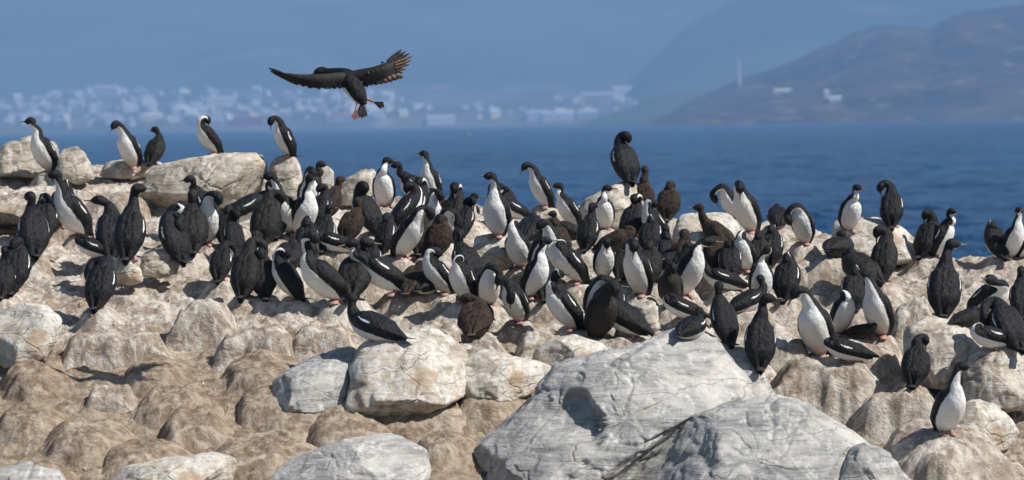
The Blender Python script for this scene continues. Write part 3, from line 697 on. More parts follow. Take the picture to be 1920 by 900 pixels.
boulder('rounded grey rock on the skyline at the far left edge',
        [(-30, 300), (10, 268), (60, 254), (104, 268), (114, 300), (60, 322), (-20, 318)], M_tan, seed=30, lean=0.5, dD=0.4)
boulder('tan wedge of rock on the skyline just right of the tall bird at far left',
        [(102, 326), (112, 280), (140, 271), (160, 285), (180, 320), (150, 336)], M_tan, seed=31, lean=0.4, dD=0.3)
boulder('flat white rock on the skyline beneath the two left birds by the sea',
        [(172, 322), (200, 302), (250, 297), (300, 304), (320, 318), (250, 332)], M_cream, seed=32, lean=0.6, dD=0.5)
boulder('pale peaked rock against the sea left of the row of heads',
        [(622, 372), (645, 335), (690, 314), (707, 318), (706, 352), (684, 378)], M_tan, seed=33, lean=0.4, dD=0.4)
boulder('small upright pale rock against the sea beside the pale peaked rock',
        [(590, 358), (597, 318), (610, 309), (626, 320), (626, 358), (608, 366)], M_cream, seed=34, lean=0.2, dD=0.4)
boulder('pale boulder on the skyline carrying the solitary dark bird',
        [(1055, 416), (1098, 370), (1148, 346), (1190, 339), (1214, 350), (1210, 390), (1150, 425)], M_tan, seed=36, lean=0.4, dD=0.5)
boulder('wide smooth pale rock on the skyline right of the brown chick',
        [(1258, 450), (1268, 408), (1300, 398), (1372, 401), (1395, 440), (1330, 476)], M_cream, seed=37, lean=0.8, dD=0.3, facets=3)
boulder('rounded whitened rock on the skyline below the small white breasted bird',
        [(1556, 456), (1564, 416), (1600, 404), (1652, 410), (1702, 430), (1728, 474), (1640, 486)], M_cream, seed=38, lean=0.7, dD=0.3, facets=4)
boulder('small square white stained block below the tall pair at left',
        [(205, 518), (212, 486), (235, 477), (258, 481), (270, 520), (240, 526)], seed=40, lean=0.2)
boulder('low tan block left of the square white block',
        [(160, 520), (166, 488), (190, 480), (214, 484), (216, 518), (190, 524)], seed=41, lean=0.3)
boulder('dark flat sided slab right of the square white block',
        [(262, 508), (266, 474), (300, 466), (340, 472), (346, 506), (300, 514)], M_tan, seed=42, lean=0.3)
boulder('rock with a hollow overhang at the right, beside the foremost bird',
        [(1765, 804), (1782, 760), (1830, 748), (1880, 764), (1917, 802), (1890, 828), (1820, 832)], M_cream, seed=44, facets=9, lean=0.4, dD=.25)
boulder('rough brown grey rock at the right edge below the preening birds',
        [(1800, 735), (1813, 672), (1860, 645), (1930, 648), (1945, 745), (1860, 752)], M_nest, seed=45, lean=0.5)
boulder('knobbly brown rock beneath the big bellied bird at right',
        [(1688, 688), (1700, 612), (1750, 592), (1800, 604), (1850, 640), (1842, 696), (1760, 708)], M_nest, seed=46, lean=0.5)
boulder('low pale stone above the huge boulder, right of the dark trio',
        [(1168, 612), (1178, 572), (1205, 556), (1232, 570), (1238, 606), (1205, 620)], M_nest, seed=47, lean=0.4)
boulder('thin bluish grey slab at the bottom edge below the foremost bird',
        [(1688, 920), (1708, 858), (1742, 850), (1776, 905), (1760, 950), (1700, 950)], M_grey, seed=48, lean=0.6)
boulder('pale square ledge below the tall dirty bellied bird at centre',
        [(884, 496), (888, 446), (920, 438), (958, 442), (964, 492), (920, 500)], M_cream, seed=49, lean=0.3)
# mounds
mound('whitewashed nest mound under the arched pair left of centre', [(392, 662), (428, 582), (470, 560), (540, 556), (565, 596), (560, 660), (480, 676)], M_nestmud, seed=60, lean=0.6)
mound('brown rimmed nest mound left of the sitting front bird', [(540, 650), (552, 582), (580, 564), (640, 566), (675, 590), (680, 640), (620, 664)], M_nestmud, seed=61, lean=0.6)
mound('worn nest mound between the white streaked rock and the whitewashed mound', [(112, 656), (128, 602), (160, 580), (250, 580), (292, 590), (338, 638), (320, 664), (200, 674)], M_nestmud, seed=62)
mound('low tan mound in the middle distance left of the whitewashed nest mound', [(310, 610), (325, 560), (370, 530), (430, 528), (445, 560), (420, 600), (360, 620)], M_nestmud, seed=63)
mound('undercut nest pedestal right of the sitting front bird', [(752, 652), (756, 580), (790, 556), (860, 556), (878, 600), (865, 650), (800, 662)], M_nestmud, seed=64, lean=0.4)
mound('broad crusted pedestal below the crouching brown juvenile', [(815, 668), (820, 628), (870, 610), (950, 610), (972, 640), (960, 672), (880, 682)], M_nestmud, seed=65, lean=0.4)
mound('square dark pedestal between the brown juvenile and the dark trio', [(962, 660), (968, 606), (1010, 596), (1062, 604), (1070, 648), (1010, 664)], M_nestmud, seed=66, lean=0.4)
mound('small nest of dried weed under the dark trio', [(1112, 662), (1122, 630), (1160, 620), (1196, 632), (1202, 660), (1150, 670)], M_nestmud, seed=67, lean=0.3)
mound('long crusted ledge above the huge boulder under the lying bird', [(1210, 650), (1216, 604), (1260, 592), (1320, 596), (1340, 640), (1270, 662)], M_nestmud, seed=68, lean=0.4)
mound('pitted ledge under the white bellied bird in front at right', [(1432, 744), (1446, 682), (1500, 664), (1600, 664), (1664, 690), (1680, 740), (1560, 764)], M_nestmud, seed=69, up=.85)
mound('sunlit step under the hunched dark bird near the right foreground', [(1596, 772), (1638, 730), (1700, 715), (1752, 725), (1776, 764), (1700, 792)], M_nestmud, seed=70, up=.85)
mound('smooth tan mound under the foremost bird at lower right', [(1610, 930), (1655, 826), (1740, 803), (1832, 804), (1905, 842), (1945, 930), (1800, 960)], M_nestmud, seed=71, up=.92, nest=False)
mound('brown mound with a dark hollow at the left edge', [(-20, 745), (-5, 685), (30, 658), (90, 654), (142, 690), (154, 730), (80, 750)], seed=72)
mound('pointed brown mound low on the left slope with a shaded left flank', [(58, 838), (100, 782), (130, 760), (200, 757), (252, 790), (274, 826), (200, 858), (100, 858)], seed=73)
mound('crescent shaped brown mound in the middle of the left slope', [(232, 770), (255, 732), (300, 712), (380, 708), (424, 740), (414, 780), (320, 798)], seed=74)
mound('small steep mound just below the crescent shaped one', [(282, 808), (304, 762), (330, 745), (400, 747), (454, 776), (444, 816), (370, 832)], seed=75)
mound('low wide mound above the white crusted rock at bottom left', [(170, 868), (198, 826), (240, 808), (330, 797), (370, 826), (354, 862), (260, 882)], seed=76)
mound('large brown mound left of the grey streaked rock', [(396, 715), (428, 667), (480, 645), (570, 638), (590, 670), (565, 718), (470, 738)], seed=77)
mound('smooth brown hump below the grey streaked rock', [(554, 812), (588, 766), (650, 749), (720, 754), (760, 796), (754, 828), (640, 840)], seed=78)
mound('brown hump wedged against the left foot of the huge boulder', [(760, 846), (798, 792), (860, 764), (908, 770), (904, 826), (830, 872)], seed=79)
mound('flattened crumbly mound at the upper edge of the left mud slope', [(216, 700), (238, 667), (310, 658), (368, 680), (358, 712), (280, 724)], seed=80)
mound('mound cut by the left edge below the hollow one', [(-30, 802), (5, 746), (90, 734), (146, 760), (126, 808), (30, 824)], seed=81)
mound('broad low hump above the smooth white streaked rock', [(366, 882), (418, 812), (520, 789), (622, 808), (646, 842), (540, 872), (450, 902)], seed=82)
mound('dark crumbling ledge left of the huge boulder under the white splashed rock', [(846, 782), (866, 738), (950, 724), (984, 744), (966, 784), (900, 796)], seed=83)
mound('small white topped lump on the left mud slope', [(156, 750), (178, 712), (226, 698), (262, 720), (246, 752), (200, 760)], M_nestmud, seed=84)
mound('mound in the bottom left corner behind the small grey rock', [(-30, 895), (0, 842), (60, 824), (132, 850), (164, 896), (80, 925)], seed=85)
mound('tan hump on the left between the left edge and the back ridge', [(-20, 420), (20, 385), (90, 372), (150, 385), (180, 420), (80, 440)], M_nestmud, seed=86, dD=0.3)
mound('shallow stepped hump below the back ridge left of the wide tan rock', [(150, 372), (180, 345), (230, 338), (270, 350), (280, 378), (210, 388)], M_nestmud, seed=87, dD=0.2)
mound('sloping pale crust in front of the bent white bird on the right', [(1450, 500), (1480, 470), (1540, 458), (1610, 470), (1630, 505), (1540, 520)], M_nestmud, seed=88, dD=0.2)
mound('knobbly pedestal under the pair of white bellied birds at right', [(1548, 668), (1556, 622), (1600, 606), (1660, 618), (1690, 656), (1620, 680)], M_nestmud, seed=89, lean=0.5)
mound('grassy stained lump in front of the dark back bird right of the huge boulder', [(1436, 672), (1444, 608), (1476, 590), (1510, 606), (1520, 660), (1476, 684)], M_nestmud, seed=90, lean=0.4)
mound('broken ledge between the dark birds and the tall back bird at right', [(1668, 600), (1676, 548), (1712, 530), (1750, 545), (1760, 592), (1712, 610)], M_nestmud, seed=91, lean=0.4)
mound('soil banked against the foot of the big cream boulder', [(630, 812), (690, 748), (760, 738), (850, 738), (930, 770), (940, 812)], seed=93, up=.8)
mound('soil banked against the foot of the grey streaked rock', [(450, 812), (490, 760), (560, 756), (640, 762), (680, 812)], seed=94, up=.75)
mound('thin drift of soil below the low white splashed rock', [(840, 790), (870, 735), (940, 728), (1000, 735), (1010, 790)], seed=95, up=.7)
mound('tan rise in the middle of the left slope between the two mud rows', [(420, 790), (450, 735), (520, 728), (580, 745), (590, 795)], seed=96, up=.6)
# ------------------------------------------------------------------ birds
# neck in (forward, up) from the shoulder; then back of head, front of head, bill direction; last number: share of the head turn per point
POSES = {
 # name: (body pitch, leg height, neck points, head back, head front, bill dir)
 'alert':  (70, .080, [(.004, .062), (.026, .130)], (.040, .180), (.082, .180), (1, .02)),
 'relax':  (64, .080, [(.046, .038), (.026, .088)], (.044, .136), (.088, .132), (1, -.10)),
 'droop':  (68, .080, [(.020, .060), (.045, .115)], (.085, .125), (.118, .095), (.65, -1)),
 'breast': (68, .080, [(.025, .060), (.062, .098)], (.108, .075), (.118, .030), (-.1, -1)),
 'back':   (66, .080, [(.005, .055), (.020, .100)], (.062, .100), (.078, .058), (.1, -1)),
 'bend':   (60, .080, [(.045, .035), (.095, .020), (.125, -.030)], (.125, -.085), (.105, -.125), (-.5, -1)),
 'tuck':   (66, .080, [(.010, .035), (-.012, .060)], (-.042, .045), (-.062, .005), (-.4, -1)),
 'sky':    (72, .080, [(.010, .055), (.030, .110)], (.060, .150), (.078, .190), (.35, 1)),
 'loop':   (62, .080, [(-.02, .07), (-.015, .14), (.00, .19)], (.045, .205), (.065, .165), (.2, -1)),
 'lean':   (46, .095, [(.056, .040), (.044, .092)], (.065, .125), (.105, .118), (1, -.15)),
 'leanalert': (46, .110, [(.035, .065), (.040, .135)], (.055, .185), (.098, .185), (1, .03)),
 'stretch': (70, .080, [(.020, .050), (.040, .085)], (.085, .105), (.128, .105), (1, -.05)),
 'hunch':  (42, .080, [(.050, .015), (.085, .030)], (.105, .065), (.145, .075), (1, .30)),
 'crouch': (34, .085, [(.040, .025), (.060, .050)], (.080, .070), (.118, .060), (1, -.3)),
 'sit':    (30, .080, [(.035, .055), (.030, .110)], (.040, .150), (.080, .148), (1, -.05)),
 'lie':    (20, .080, [(.030, .035), (.040, .070)], (.055, .095), (.095, .090), (1, -.1)),
 'lietuck': (26, .085, [(.020, .025), (.005, .045)], (-.035, .045), (-.065, .020), (-1, -.5)),
}
def catmull(C, n):
    C = np.asarray(C, float); K = len(C)
    Pd = np.vstack([2 * C[0] - C[1], C, 2 * C[-1] - C[-2]])
    t = np.linspace(0, K - 1, n); i = np.minimum(t.astype(int), K - 2); f = (t - i)[:, None]
    p0, p1, p2, p3 = Pd[i], Pd[i + 1], Pd[i + 2], Pd[i + 3]
    return 0.5 * (2 * p1 + (p2 - p0) * f + (2 * p0 - 5 * p1 + 4 * p2 - p3) * f ** 2 + (3 * p1 - p0 - 3 * p2 + p3) * f ** 3)
def sweep(name, C, rl, rd, V0, n, seg, mats, half=None, dirt=None, body=None, k0=0, k1=0):
    A = catmull(np.column_stack([C, rl, rd, half if half is not None else np.zeros(len(C)), dirt if dirt is not None else np.zeros(len(C))]), n)
    P, a, b, hw, dt = A[:, :3], np.maximum(A[:, 3], .002), np.maximum(A[:, 4], .002), A[:, 5], A[:, 6]
    T = np.gradient(P, axis=0); T /= np.linalg.norm(T, axis=1)[:, None]
    V = np.zeros_like(P); v = np.asarray(V0, float)
    for i in range(n):
        v = v - T[i] * (v @ T[i]); v /= np.linalg.norm(v)
        if body is not None:          # the chin turns back under the head, towards the body
            tt = i / (n - 1) * (len(C) - 1); wt = float(sstep(k0, k1, tt)) * 0.35
            if wt > 0:
                g = body - P[i]; g = g / np.linalg.norm(g) + np.array([0, 0, -.5]); g = g - T[i] * (g @ T[i])
                if np.linalg.norm(g) > .15:
                    g /= np.linalg.norm(g); v = v * (1 - wt) + g * wt; v -= T[i] * (v @ T[i]); v /= np.linalg.norm(v)
        V[i] = v
    S = np.cross(T, V)
    ph = np.linspace(-math.pi, math.pi, seg, endpoint=False)
    G = P[:, None] + V[:, None] * (np.cos(ph)[None, :, None] * b[:, None, None]) + S[:, None] * (np.sin(ph)[None, :, None] * a[:, None, None])
    verts = np.vstack([G.reshape(-1, 3)])
    F = grid_faces(n, seg, True)
    w = 0.5 + (hw[:, None] - np.abs(ph)[None, :]) / 0.55
    # close the two ends with fans expressed as degenerate-free quads on a tiny ring
    me = mesh_np(name, verts, F[:, ::-1], mats, {'white': w, 'dirt': np.repeat(dt[:, None], seg, 1) * (np.cos(ph)[None, :] > -.2)})
    return me, G, P, V, S
def rotz(v, a):
    c, s = math.cos(a), math.sin(a); return np.array([v[0] * c - v[1] * s, v[0] * s + v[1] * c, v[2]])

def make_bird(spec, idx):
    x, yf, yt, yaw, pose, hd, kind, label = spec
    r = np.random.default_rng(100 + idx)
    pitch, leg, neck, hb, hf, bd = POSES[pose]
    pitch = R(pitch + r.uniform(-14, 2))
    a = np.array([0, math.cos(pitch), math.sin(pitch)]); ven = np.array([0, math.sin(pitch), -math.cos(pitch)])
    lying = pose in ('lie', 'lietuck', 'sit', 'crouch')
    A0 = np.array([0, -0.01, leg]); R0 = A0 - a * (0.13 if lying else 0.05)
    L = 0.365
    fat = r.uniform(1.10, 1.28) * (1.06 if kind == 'j' else 1.0)
    S = R0 + a * L
    turn = 0.0 if hd is None else ((hd - yaw + 180) % 360 - 180)
    turn = R(turn)       # positive turns towards image right when facing the camera
    pts = []
    nn = len(neck)
    for i, (f, u) in enumerate(neck):
        wt = [0.25, 0.65, 0.9][i] if pose not in ('bend', 'loop') else [0.45, 0.8, 1.0][i]
        pts.append(S + rotz(np.array([0, f, u]), turn * wt) + r.uniform(-.010, .010, 3))
    Hb = S + rotz(np.array([0, hb[0], hb[1]]), turn); Hf = S + rotz(np.array([0, hf[0], hf[1]]), turn)
    B = rotz(np.array([0, bd[0], bd[1]]), turn); B /= np.linalg.norm(B)
    C = [R0 - a * .055, R0, R0 + a * .09, R0 + a * .19 + ven * .010, R0 + a * .285 + ven * .010, R0 + a * L]
    rl = [.016, .060, .084 * fat, .091 * fat, .084 * fat, .066]
    rd = [.010, .050, .078 * fat, .087 * fat, .082 * fat, .064]
    hw = [.3, .9, 1.2, 1.25, 1.2, 1.0]
    dt = [.8, .8, .55, .25, 0, 0]
    if r.random() < .6: dt = [d * r.uniform(0, .5) for d in dt]
    nk = 0.036 if kind == 'j' else 0.0315
    if pose in ('breast', 'back', 'bend', 'droop', 'tuck'): nk *= 1.18
    for i, p in enumerate(pts):
        C.append(p); rl.append(nk + .012 * (i == 0)); rd.append(nk + .012 * (i == 0)); hw.append(.95 - .12 * i); dt.append(0)
    C += [Hb, Hf, Hf + B * .026, Hf + B * .033]
    rl += [.041, .034, .013, .003]; rd += [.043, .035, .013, .003]; hw += [.55, .45, .3, .2]; dt += [0, 0, 0, 0]
    if pose in ('tuck', 'lietuck'): hw = hw[:6] + [.5, .2] + [.05] * (len(hw) - 8)
    if pose == 'back' or abs(turn) > R(100): hw = hw[:-4] + [.15, .1, .05, .05]; hw[-5] = min(hw[-5], .6)
    mat = {'a': M_adult, 'd': M_dark, 'j': M_brown}[kind]
    root = obj('cormorant', None, label=label, category='bird', group='cormorants of the colony')
    me, G, *_ = sweep('body', np.array(C), np.array(rl), np.array(rd), ven, 46, 18, [mat], half=np.array(hw), dirt=np.array(dt), body=R0 + a * .24, k0=5.5, k1=len(C) - 3.5)
    obj('body', me, root)
    # folded wings lie over the flanks
    nt, nv = 18, 9
    t = np.linspace(0, 1, nt); v = np.linspace(0, 1, nv)
    rw = np.interp(t, [0, .15, .35, .6, .8, 1], [.058, .080 * fat, .091 * fat, .087 * fat, .062, .024])
    rdw = np.interp(t, [0, .15, .35, .6, .8, 1], [.056, .078 * fat, .086 * fat, .078 * fat, .050, .018])
    lo = np.interp(t, [0, .08, .25, .5, .75, .92, 1], [1.15, 1.65, 1.92, 1.75, 1.35, .85, .5])
    shift = ven[None] * np.interp(t, [0, .35, 1], [0.006, .012, 0])[:, None]
    Ax = (R0 + a * (L - .005))[None] - a[None] * (t * (L + .095))[:, None] + shift
    for sgn in (-1, 1):
        phi = -.03 + (lo[:, None] + .03) * v[None, :]
        thick = (-.007 + .009 * sstep(0, .3, v)[None, :] + .017 * (np.sqrt(np.clip((1 - v) * 4, 0, 1)) * sstep(-.05, .4, v))[None, :] * np.clip(t * 9, 0, 1)[:, None])
        lat = np.array([sgn, 0, 0])
        def layer(off):
            return Ax[:, None] - ven * (np.cos(phi) * (rdw[:, None] + off))[..., None] + lat * (np.sin(phi) * (rw[:, None] + off))[..., None]
        up = layer(thick); dn = layer(-.012 + 0 * thick)
        Vv = np.concatenate([up.reshape(-1, 3), dn.reshape(-1, 3)])
        F = grid_faces(nt, nv); n0 = nt * nv
        rim = [i for i in range(nv)] + [i * nv + nv - 1 for i in range(1, nt)] + [(nt - 1) * nv + j for j in range(nv - 2, -1, -1)] + [i * nv for i in range(nt - 2, 0, -1)]
        q = np.array([(rim[i], rim[(i + 1) % len(rim)], rim[(i + 1) % len(rim)] + n0, rim[i] + n0) for i in range(len(rim))])
        FF = np.vstack([F, F[:, ::-1] + n0, q[:, ::-1]])
        if sgn > 0: FF = FF[:, ::-1]
        bar = .5 + (.040 - np.abs(v[None, :] - (.60 + .15 * (t[:, None] - .2)))) / .12
        bar = np.minimum(bar, .5 + np.minimum(t[:, None] - .13, .42 - t[:, None]) / .12) if kind == 'a' else bar * 0 - 1
        if idx % 9 == 3: bar = bar - .35
        obj('wing', mesh_np('wing', Vv, FF, [mat], {'white': np.concatenate([bar.ravel(), bar.ravel() * 0 - 1]), 'dirt': np.zeros(2 * n0)}), root)
    # tail
    tl = .155; el = min(math.sin(max(pitch - R(12), 0)), (R0[2] - .018) / tl)
    el = max(el, -.05) if not lying else min(el, .25)
    td = np.array([0, -math.sqrt(max(0, 1 - el * el)), -el]); tn = np.array([0, td[2], -td[1]])
    V = []; st = R0 - a * .02
    for (s_, w, h) in [(0, .022, .012), (.35, .030, .009), (.75, .040, .005), (1, .034, .003)]:
        for (lx, lz) in [(-1, 0), (-.5, .8), (.5, .8), (1, 0), (.5, -.5), (-.5, -.5)]:
            V.append(st + td * tl * s_ + np.array([lx * w, 0, 0]) + tn * lz * h)
    F = [[(k * 6 + i), (k * 6 + (i + 1) % 6), ((k + 1) * 6 + (i + 1) % 6), ((k + 1) * 6 + i)] for k in range(3) for i in range(6)] + [[18, 19, 20, 21, 22, 23]]
    obj('tail', pymesh('tail', V, F, [M_btail if kind == 'j' else M_tail], True), root)
    # bill with hooked tip
    Cb = np.array([Hf + B * .018, Hf + B * .05, Hf + B * .078, Hf + B * .084 + np.array([0, 0, -.006])])
    vb = np.array([0, 0, -1.0]) if abs(B[2]) < .8 else np.array([0, 1.0, 0])
    mb, *_ = sweep('bill', Cb, np.array([.010, .007, .005, .002]), np.array([.010, .006, .005, .002]), vb, 8, 8, [M_bill])
    obj('bill', mb, root)
    # legs with webbed feet
    fm = M_foot if kind == 'a' else M_dfoot
    for sgn in (-1, 1):
        V = []; F = []
        top = np.array([sgn * .030, A0[1] + .005, max(leg - .01, .04)]); bot = np.array([sgn * .036, A0[1] + .015, .012])
        for k, (p, rr) in enumerate([(top, .017), (top * .5 + bot * .5, .011), (bot, .010)]):
            V += [p + np.array([rr * math.cos(q_), rr * math.sin(q_), 0]) for q_ in np.linspace(0, 2 * math.pi, 6, endpoint=False)]
            if k: F += [((k - 1) * 6 + i, (k - 1) * 6 + (i + 1) % 6, k * 6 + (i + 1) % 6, k * 6 + i) for i in range(6)]
        b0 = len(V); fo = bot * np.array([1, 1, 0])
        toes = [(-.022, .0), (-.034, .045), (-.008, .075), (.020, .060), (.012, .0)]
        V += [fo + np.array([sgn * -tx, ty, -.012]) for tx, ty in toes] + [fo + np.array([sgn * -tx * .8, ty * .9, .008]) for tx, ty in toes] + [fo + np.array([0, 0, .02])]
        F += [(b0 + i, b0 + (i + 1) % 5, b0 + 5 + (i + 1) % 5, b0 + 5 + i) for i in range(5)] + [(b0 + 5 + i, b0 + 5 + (i + 1) % 5, b0 + 10) for i in range(5)]
        obj('leg', pymesh('leg', V, F, [fm], True), root)
    # stand it on the ground seen at its feet
    loc, _ = ray_hit(x, yf)
    dm = float(dmap(yf))
    if loc is not None and loc[1] > dm + .5 and yf > 420:
        q = at(np.array(x), np.array(yf), dm); ok, l2, *_ = SC.ray_cast(DG, Vector((q[0], q[1], q[2] + .6)), Vector((0, 0, -1)))
        if ok: loc = np.array(l2)
    if loc is None or loc[1] > 46: loc = at(np.array(x), np.array(yf), float(dmap(yf)))
    top = max(G[..., 2].max(), .1)
    s_ = (yf - yt) * loc[1] / FPX / top
    lim = (.82, 1.05 if pose in ('back', 'tuck', 'breast', 'bend') else 1.14) if kind != 'd' or not lying else (.5, 1.1)
    s_ = float(np.clip(s_ * 1.03, *lim))
    root.location = loc + np.array([0, 0, -.004]); root.scale = (s_ * 1.08, s_ * 1.08, s_)
    root.rotation_euler = (R(r.uniform(-4, 4)), R(r.uniform(-5, 5)), math.pi + R(yaw + r.uniform(-8, 8)))
    return root
bpy.context.view_layer.update()
hits = []
specs = list(BIRDS)
_loc = {}
for i, b in enumerate(specs):
    _loc[(b[0], b[1])] = ray_hit(b[0], b[1])
_rh = ray_hit
def ray_hit(px, py): return _loc[(px, py)]
DG = bpy.context.evaluated_depsgraph_get()
ground_hits = {}
for i, b in enumerate(specs): make_bird(b, i)
ray_hit = _rh

# ------------------------------------------------------------------ the bird in flight
def flying():
    D = 30.0; k = D / FPX
    o = at(np.array(652.), np.array(146.), D)
    root = obj('flying_cormorant', None, label='dark cormorant in flight with both wings spread over the sea, coming in to land', category='bird'); root.location = o
    def P(px, py, y=0.0): return np.array([(px - 652) * k, y, -(py - 146) * k])
    # body hangs below the wings, tail end nearer to us
    C = np.array([P(684, 196, -.10), P(676, 184, -.08), P(666, 168, -.04), P(655, 152, .02), P(645, 144, .08), P(628, 139, .13), P(612, 137, .17), P(600, 135, .20), P(590, 136, .225), P(586, 137, .235)])
    rl = np.array([.024, .060, .082, .088, .076, .056, .046, .050, .032, .006]); rd = np.array([.022, .058, .080, .086, .074, .056, .046, .050, .032, .006])
    hw = np.array([.2, .4, .6, .7, .7, .6, .5, .6, .6, .3])
    ven = np.array([-.75, -.15, -.65])
    me, *_ = sweep('body', C, rl, rd, ven, 40, 18, [M_adult], half=hw, dirt=np.zeros(10)); obj('body', me, root)
    mb, *_ = sweep('bill', np.array([P(589, 136, .23), P(581, 138, .26), P(575, 141, .28)]), np.array([.010, .007, .003]), np.array([.010, .007, .003]), np.array([0, 0, -1.]), 6, 8, [M_bill]); obj('bill', mb, root)
    # wings: leading edge and trailing edge traced from root to hand, each with real camber and thickness
    def wing(lead, trail, mats, name='wing'):
        n = 26; Ld = catmull(np.array(lead), n); Tr = catmull(np.array(trail), n); m = 10
        c = np.linspace(0, 1, m)
        mid = Ld[:, None] * (1 - c)[None, :, None] + Tr[:, None] * c[None, :, None]
        q = mid + 7
        ser = .010 * np.sin(np.arange(n) * 2.4)[:, None] * np.clip(c - .8, 0, 1)[None, :] * 5
        mid[..., 2] -= ser
        camber = .030 * np.sin(math.pi * c ** .7)[None, :] * np.ones(n)[:, None]
        th = (.016 * (1 - c) ** .6 + .003)[None, :] * np.linspace(1, .4, n)[:, None]
        nv = np.array([0, -1.0, .25])
        up = mid + nv * (camber + th)[..., None]; dn = mid + nv * (camber - th)[..., None]
        V = np.concatenate([up.reshape(-1, 3), dn.reshape(-1, 3)]); F = grid_faces(n, m); n0 = n * m
        rim = list(range(m)) + [i * m + m - 1 for i in range(1, n)] + [(n - 1) * m + j for j in range(m - 2, -1, -1)] + [i * m for i in range(n - 2, 0, -1)]
        qd = np.array([(rim[i], rim[(i + 1) % len(rim)], rim[(i + 1) % len(rim)] + n0, rim[i] + n0) for i in range(len(rim))])
        w = obj(name, mesh_np(name, V, np.vstack([F, F[:, ::-1] + n0, qd]), mats), root)
        return w
    def feather(par, a, b, w, m):
        a, b = np.array(a), np.array(b); d = b - a; d /= np.linalg.norm(d); sd = np.cross(d, [0, 1, 0]); V = []
        for (t, ww) in [(0, .8), (.4, 1), (.75, .8), (.93, .45), (1, .1)]:
            p = a + (b - a) * t + np.array([0, .02 * t * t, 0])
            V += [p + sd * w * ww, p + np.array([0, -.004, 0]), p - sd * w * ww, p + np.array([0, .004, 0])]
        F = [(k_ * 4 + i, k_ * 4 + (i + 1) % 4, (k_ + 1) * 4 + (i + 1) % 4, (k_ + 1) * 4 + i) for k_ in range(4) for i in range(4)]
        obj('feather', pymesh('feather', V, F, [m], True), par)
    wl = wing([P(655, 136, .02), P(628, 137, -.02), P(600, 139, -.05), P(570, 139, -.05), P(545, 137, -.03), P(528, 134, .0)],
              [P(662, 160, -.03), P(632, 164, -.05), P(605, 166, -.08), P(575, 162, -.08), P(550, 152, -.06), P(534, 143, -.02)], [M_wtop])
    for a, b in [((552, 152), (520, 139)), ((546, 147), (512, 135)), ((540, 142), (506, 131)), ((535, 138), (503, 125)), ((550, 139), (541, 136)), ((560, 157), (532, 145))]:
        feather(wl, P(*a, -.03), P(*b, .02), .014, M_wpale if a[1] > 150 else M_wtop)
    wr = wing([P(650, 136, .02), P(676, 131, .0), P(700, 127, -.02), P(718, 121, -.02), P(730, 116, .0), P(740, 111, .02)],
              [P(656, 156, -.02), P(684, 163, -.05), P(704, 156, -.06), P(722, 151, -.06), P(734, 145, -.04), P(742, 134, -.01)], [M_wtop])
    for a, b in [((726, 117), (754, 94)), ((730, 116), (761, 98)), ((732, 119), (768, 102)), ((734, 122), (773, 107)), ((735, 126), (772, 114)), ((734, 130), (768, 122)), ((731, 134), (762, 131)), ((728, 138), (756, 138)), ((724, 142), (748, 145)), ((718, 145), (738, 150)), ((720, 118), (713, 118))]:
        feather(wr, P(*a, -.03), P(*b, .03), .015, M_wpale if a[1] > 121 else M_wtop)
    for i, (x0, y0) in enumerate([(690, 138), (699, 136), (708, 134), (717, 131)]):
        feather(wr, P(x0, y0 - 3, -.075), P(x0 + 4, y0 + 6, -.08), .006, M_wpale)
    for i in range(11):
        t = i / 10.0
        a = P(658 - 96 * t, 158 + 4 * math.sin(3 * t) - 14 * t * t, -.07); feather(wl, a, a + np.array([(-.010 - .03 * t), -.01, -.026 + .006 * t]), .024, M_wtop)
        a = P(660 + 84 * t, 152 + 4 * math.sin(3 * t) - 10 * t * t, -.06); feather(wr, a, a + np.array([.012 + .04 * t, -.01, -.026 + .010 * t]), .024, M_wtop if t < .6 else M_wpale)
    # tail fan and feet
    tl = obj('tail', None, root)
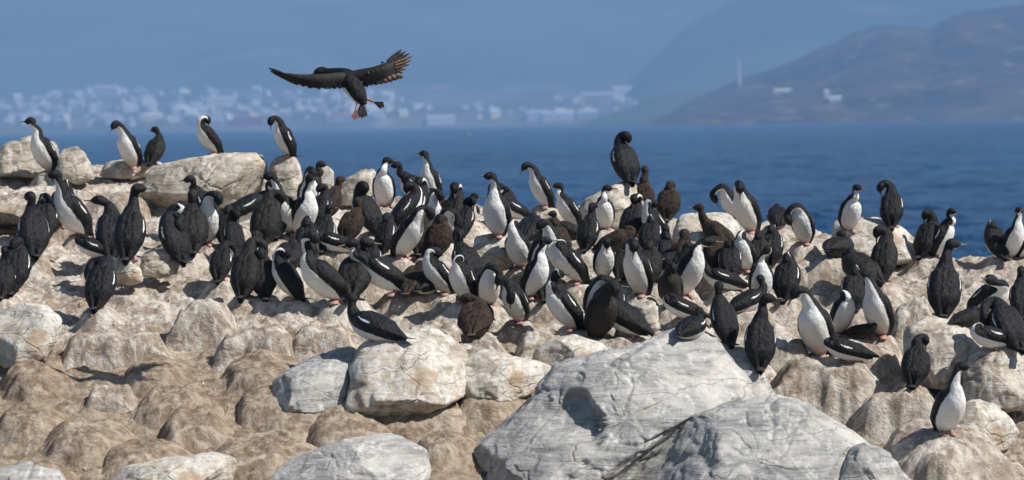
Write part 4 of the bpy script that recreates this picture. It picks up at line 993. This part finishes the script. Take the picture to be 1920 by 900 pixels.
    for i, t in enumerate(np.linspace(-1, 1, 5)):
        feather(tl, P(680, 192, -.10), P(679 + 9 * t, 223 - 4 * abs(t), -.16), .016, M_tail)
    for a, b in [((672, 184), (668, 206)), ((688, 186), (703, 193))]:
        V0 = np.array([P(*a, -.1), (P(*a, -.1) + P(*b, -.13)) / 2, P(*b, -.14)])
        mf, *_ = sweep('leg', V0, np.array([.013, .010, .007]), np.array([.013, .010, .007]), np.array([0, -1., 0]), 6, 8, [M_foot]); lg = obj('leg', mf, root)
        d = (P(*b) - P(*a)); d /= np.linalg.norm(d); e = np.array([-d[2], 0, d[0]]); q = P(*b, -.14)
        V = [q - e * .008, q + e * .008, q + e * .034 + d * .06, q + d * .085, q - e * .03 + d * .06]; V += [v_ + np.array([0, -.008, 0]) for v_ in V]
        F = [(0, 1, 2, 3, 4), (9, 8, 7, 6, 5)] + [(i, i + 5, (i + 1) % 5 + 5, (i + 1) % 5) for i in range(5)]
        obj('webbed_foot', pymesh('webbed_foot', V, F, [M_foot if a[0] < 680 else M_tail]), lg)
flying()

# ------------------------------------------------------------------ pebbles
def pebbles():
    V, F = [], []
    base = np.array([(1, 0, 0), (-1, 0, 0), (0, 1, 0), (0, -1, 0), (0, 0, 1), (0, 0, -1)], float)
    tri = [(0, 2, 4), (2, 1, 4), (1, 3, 4), (3, 0, 4), (2, 0, 5), (1, 2, 5), (3, 1, 5), (0, 3, 5)]
    for i in range(900):
        px, py = random.uniform(-20, 1940), random.uniform(470, 905)
        loc, ob = ray_hit(px, py)
        if loc is None or ob.name != 'ground' : continue
        s_ = random.uniform(.006, .020); rr = rng.normal(size=(3, 3)); qm, _ = np.linalg.qr(rr)
        b0 = len(V); V += list((base * s_ * rng.uniform(.6, 1.3, (6, 3))) @ qm + loc)
        F += [tuple(b0 + j for j in t_) for t_ in tri]
    if V: obj('gravel', pymesh('gravel', V, F, [M_nest]), kind='stuff')
bpy.data.objects['sun'].hide_viewport = False
pebbles()
haze_o.hide_viewport = False
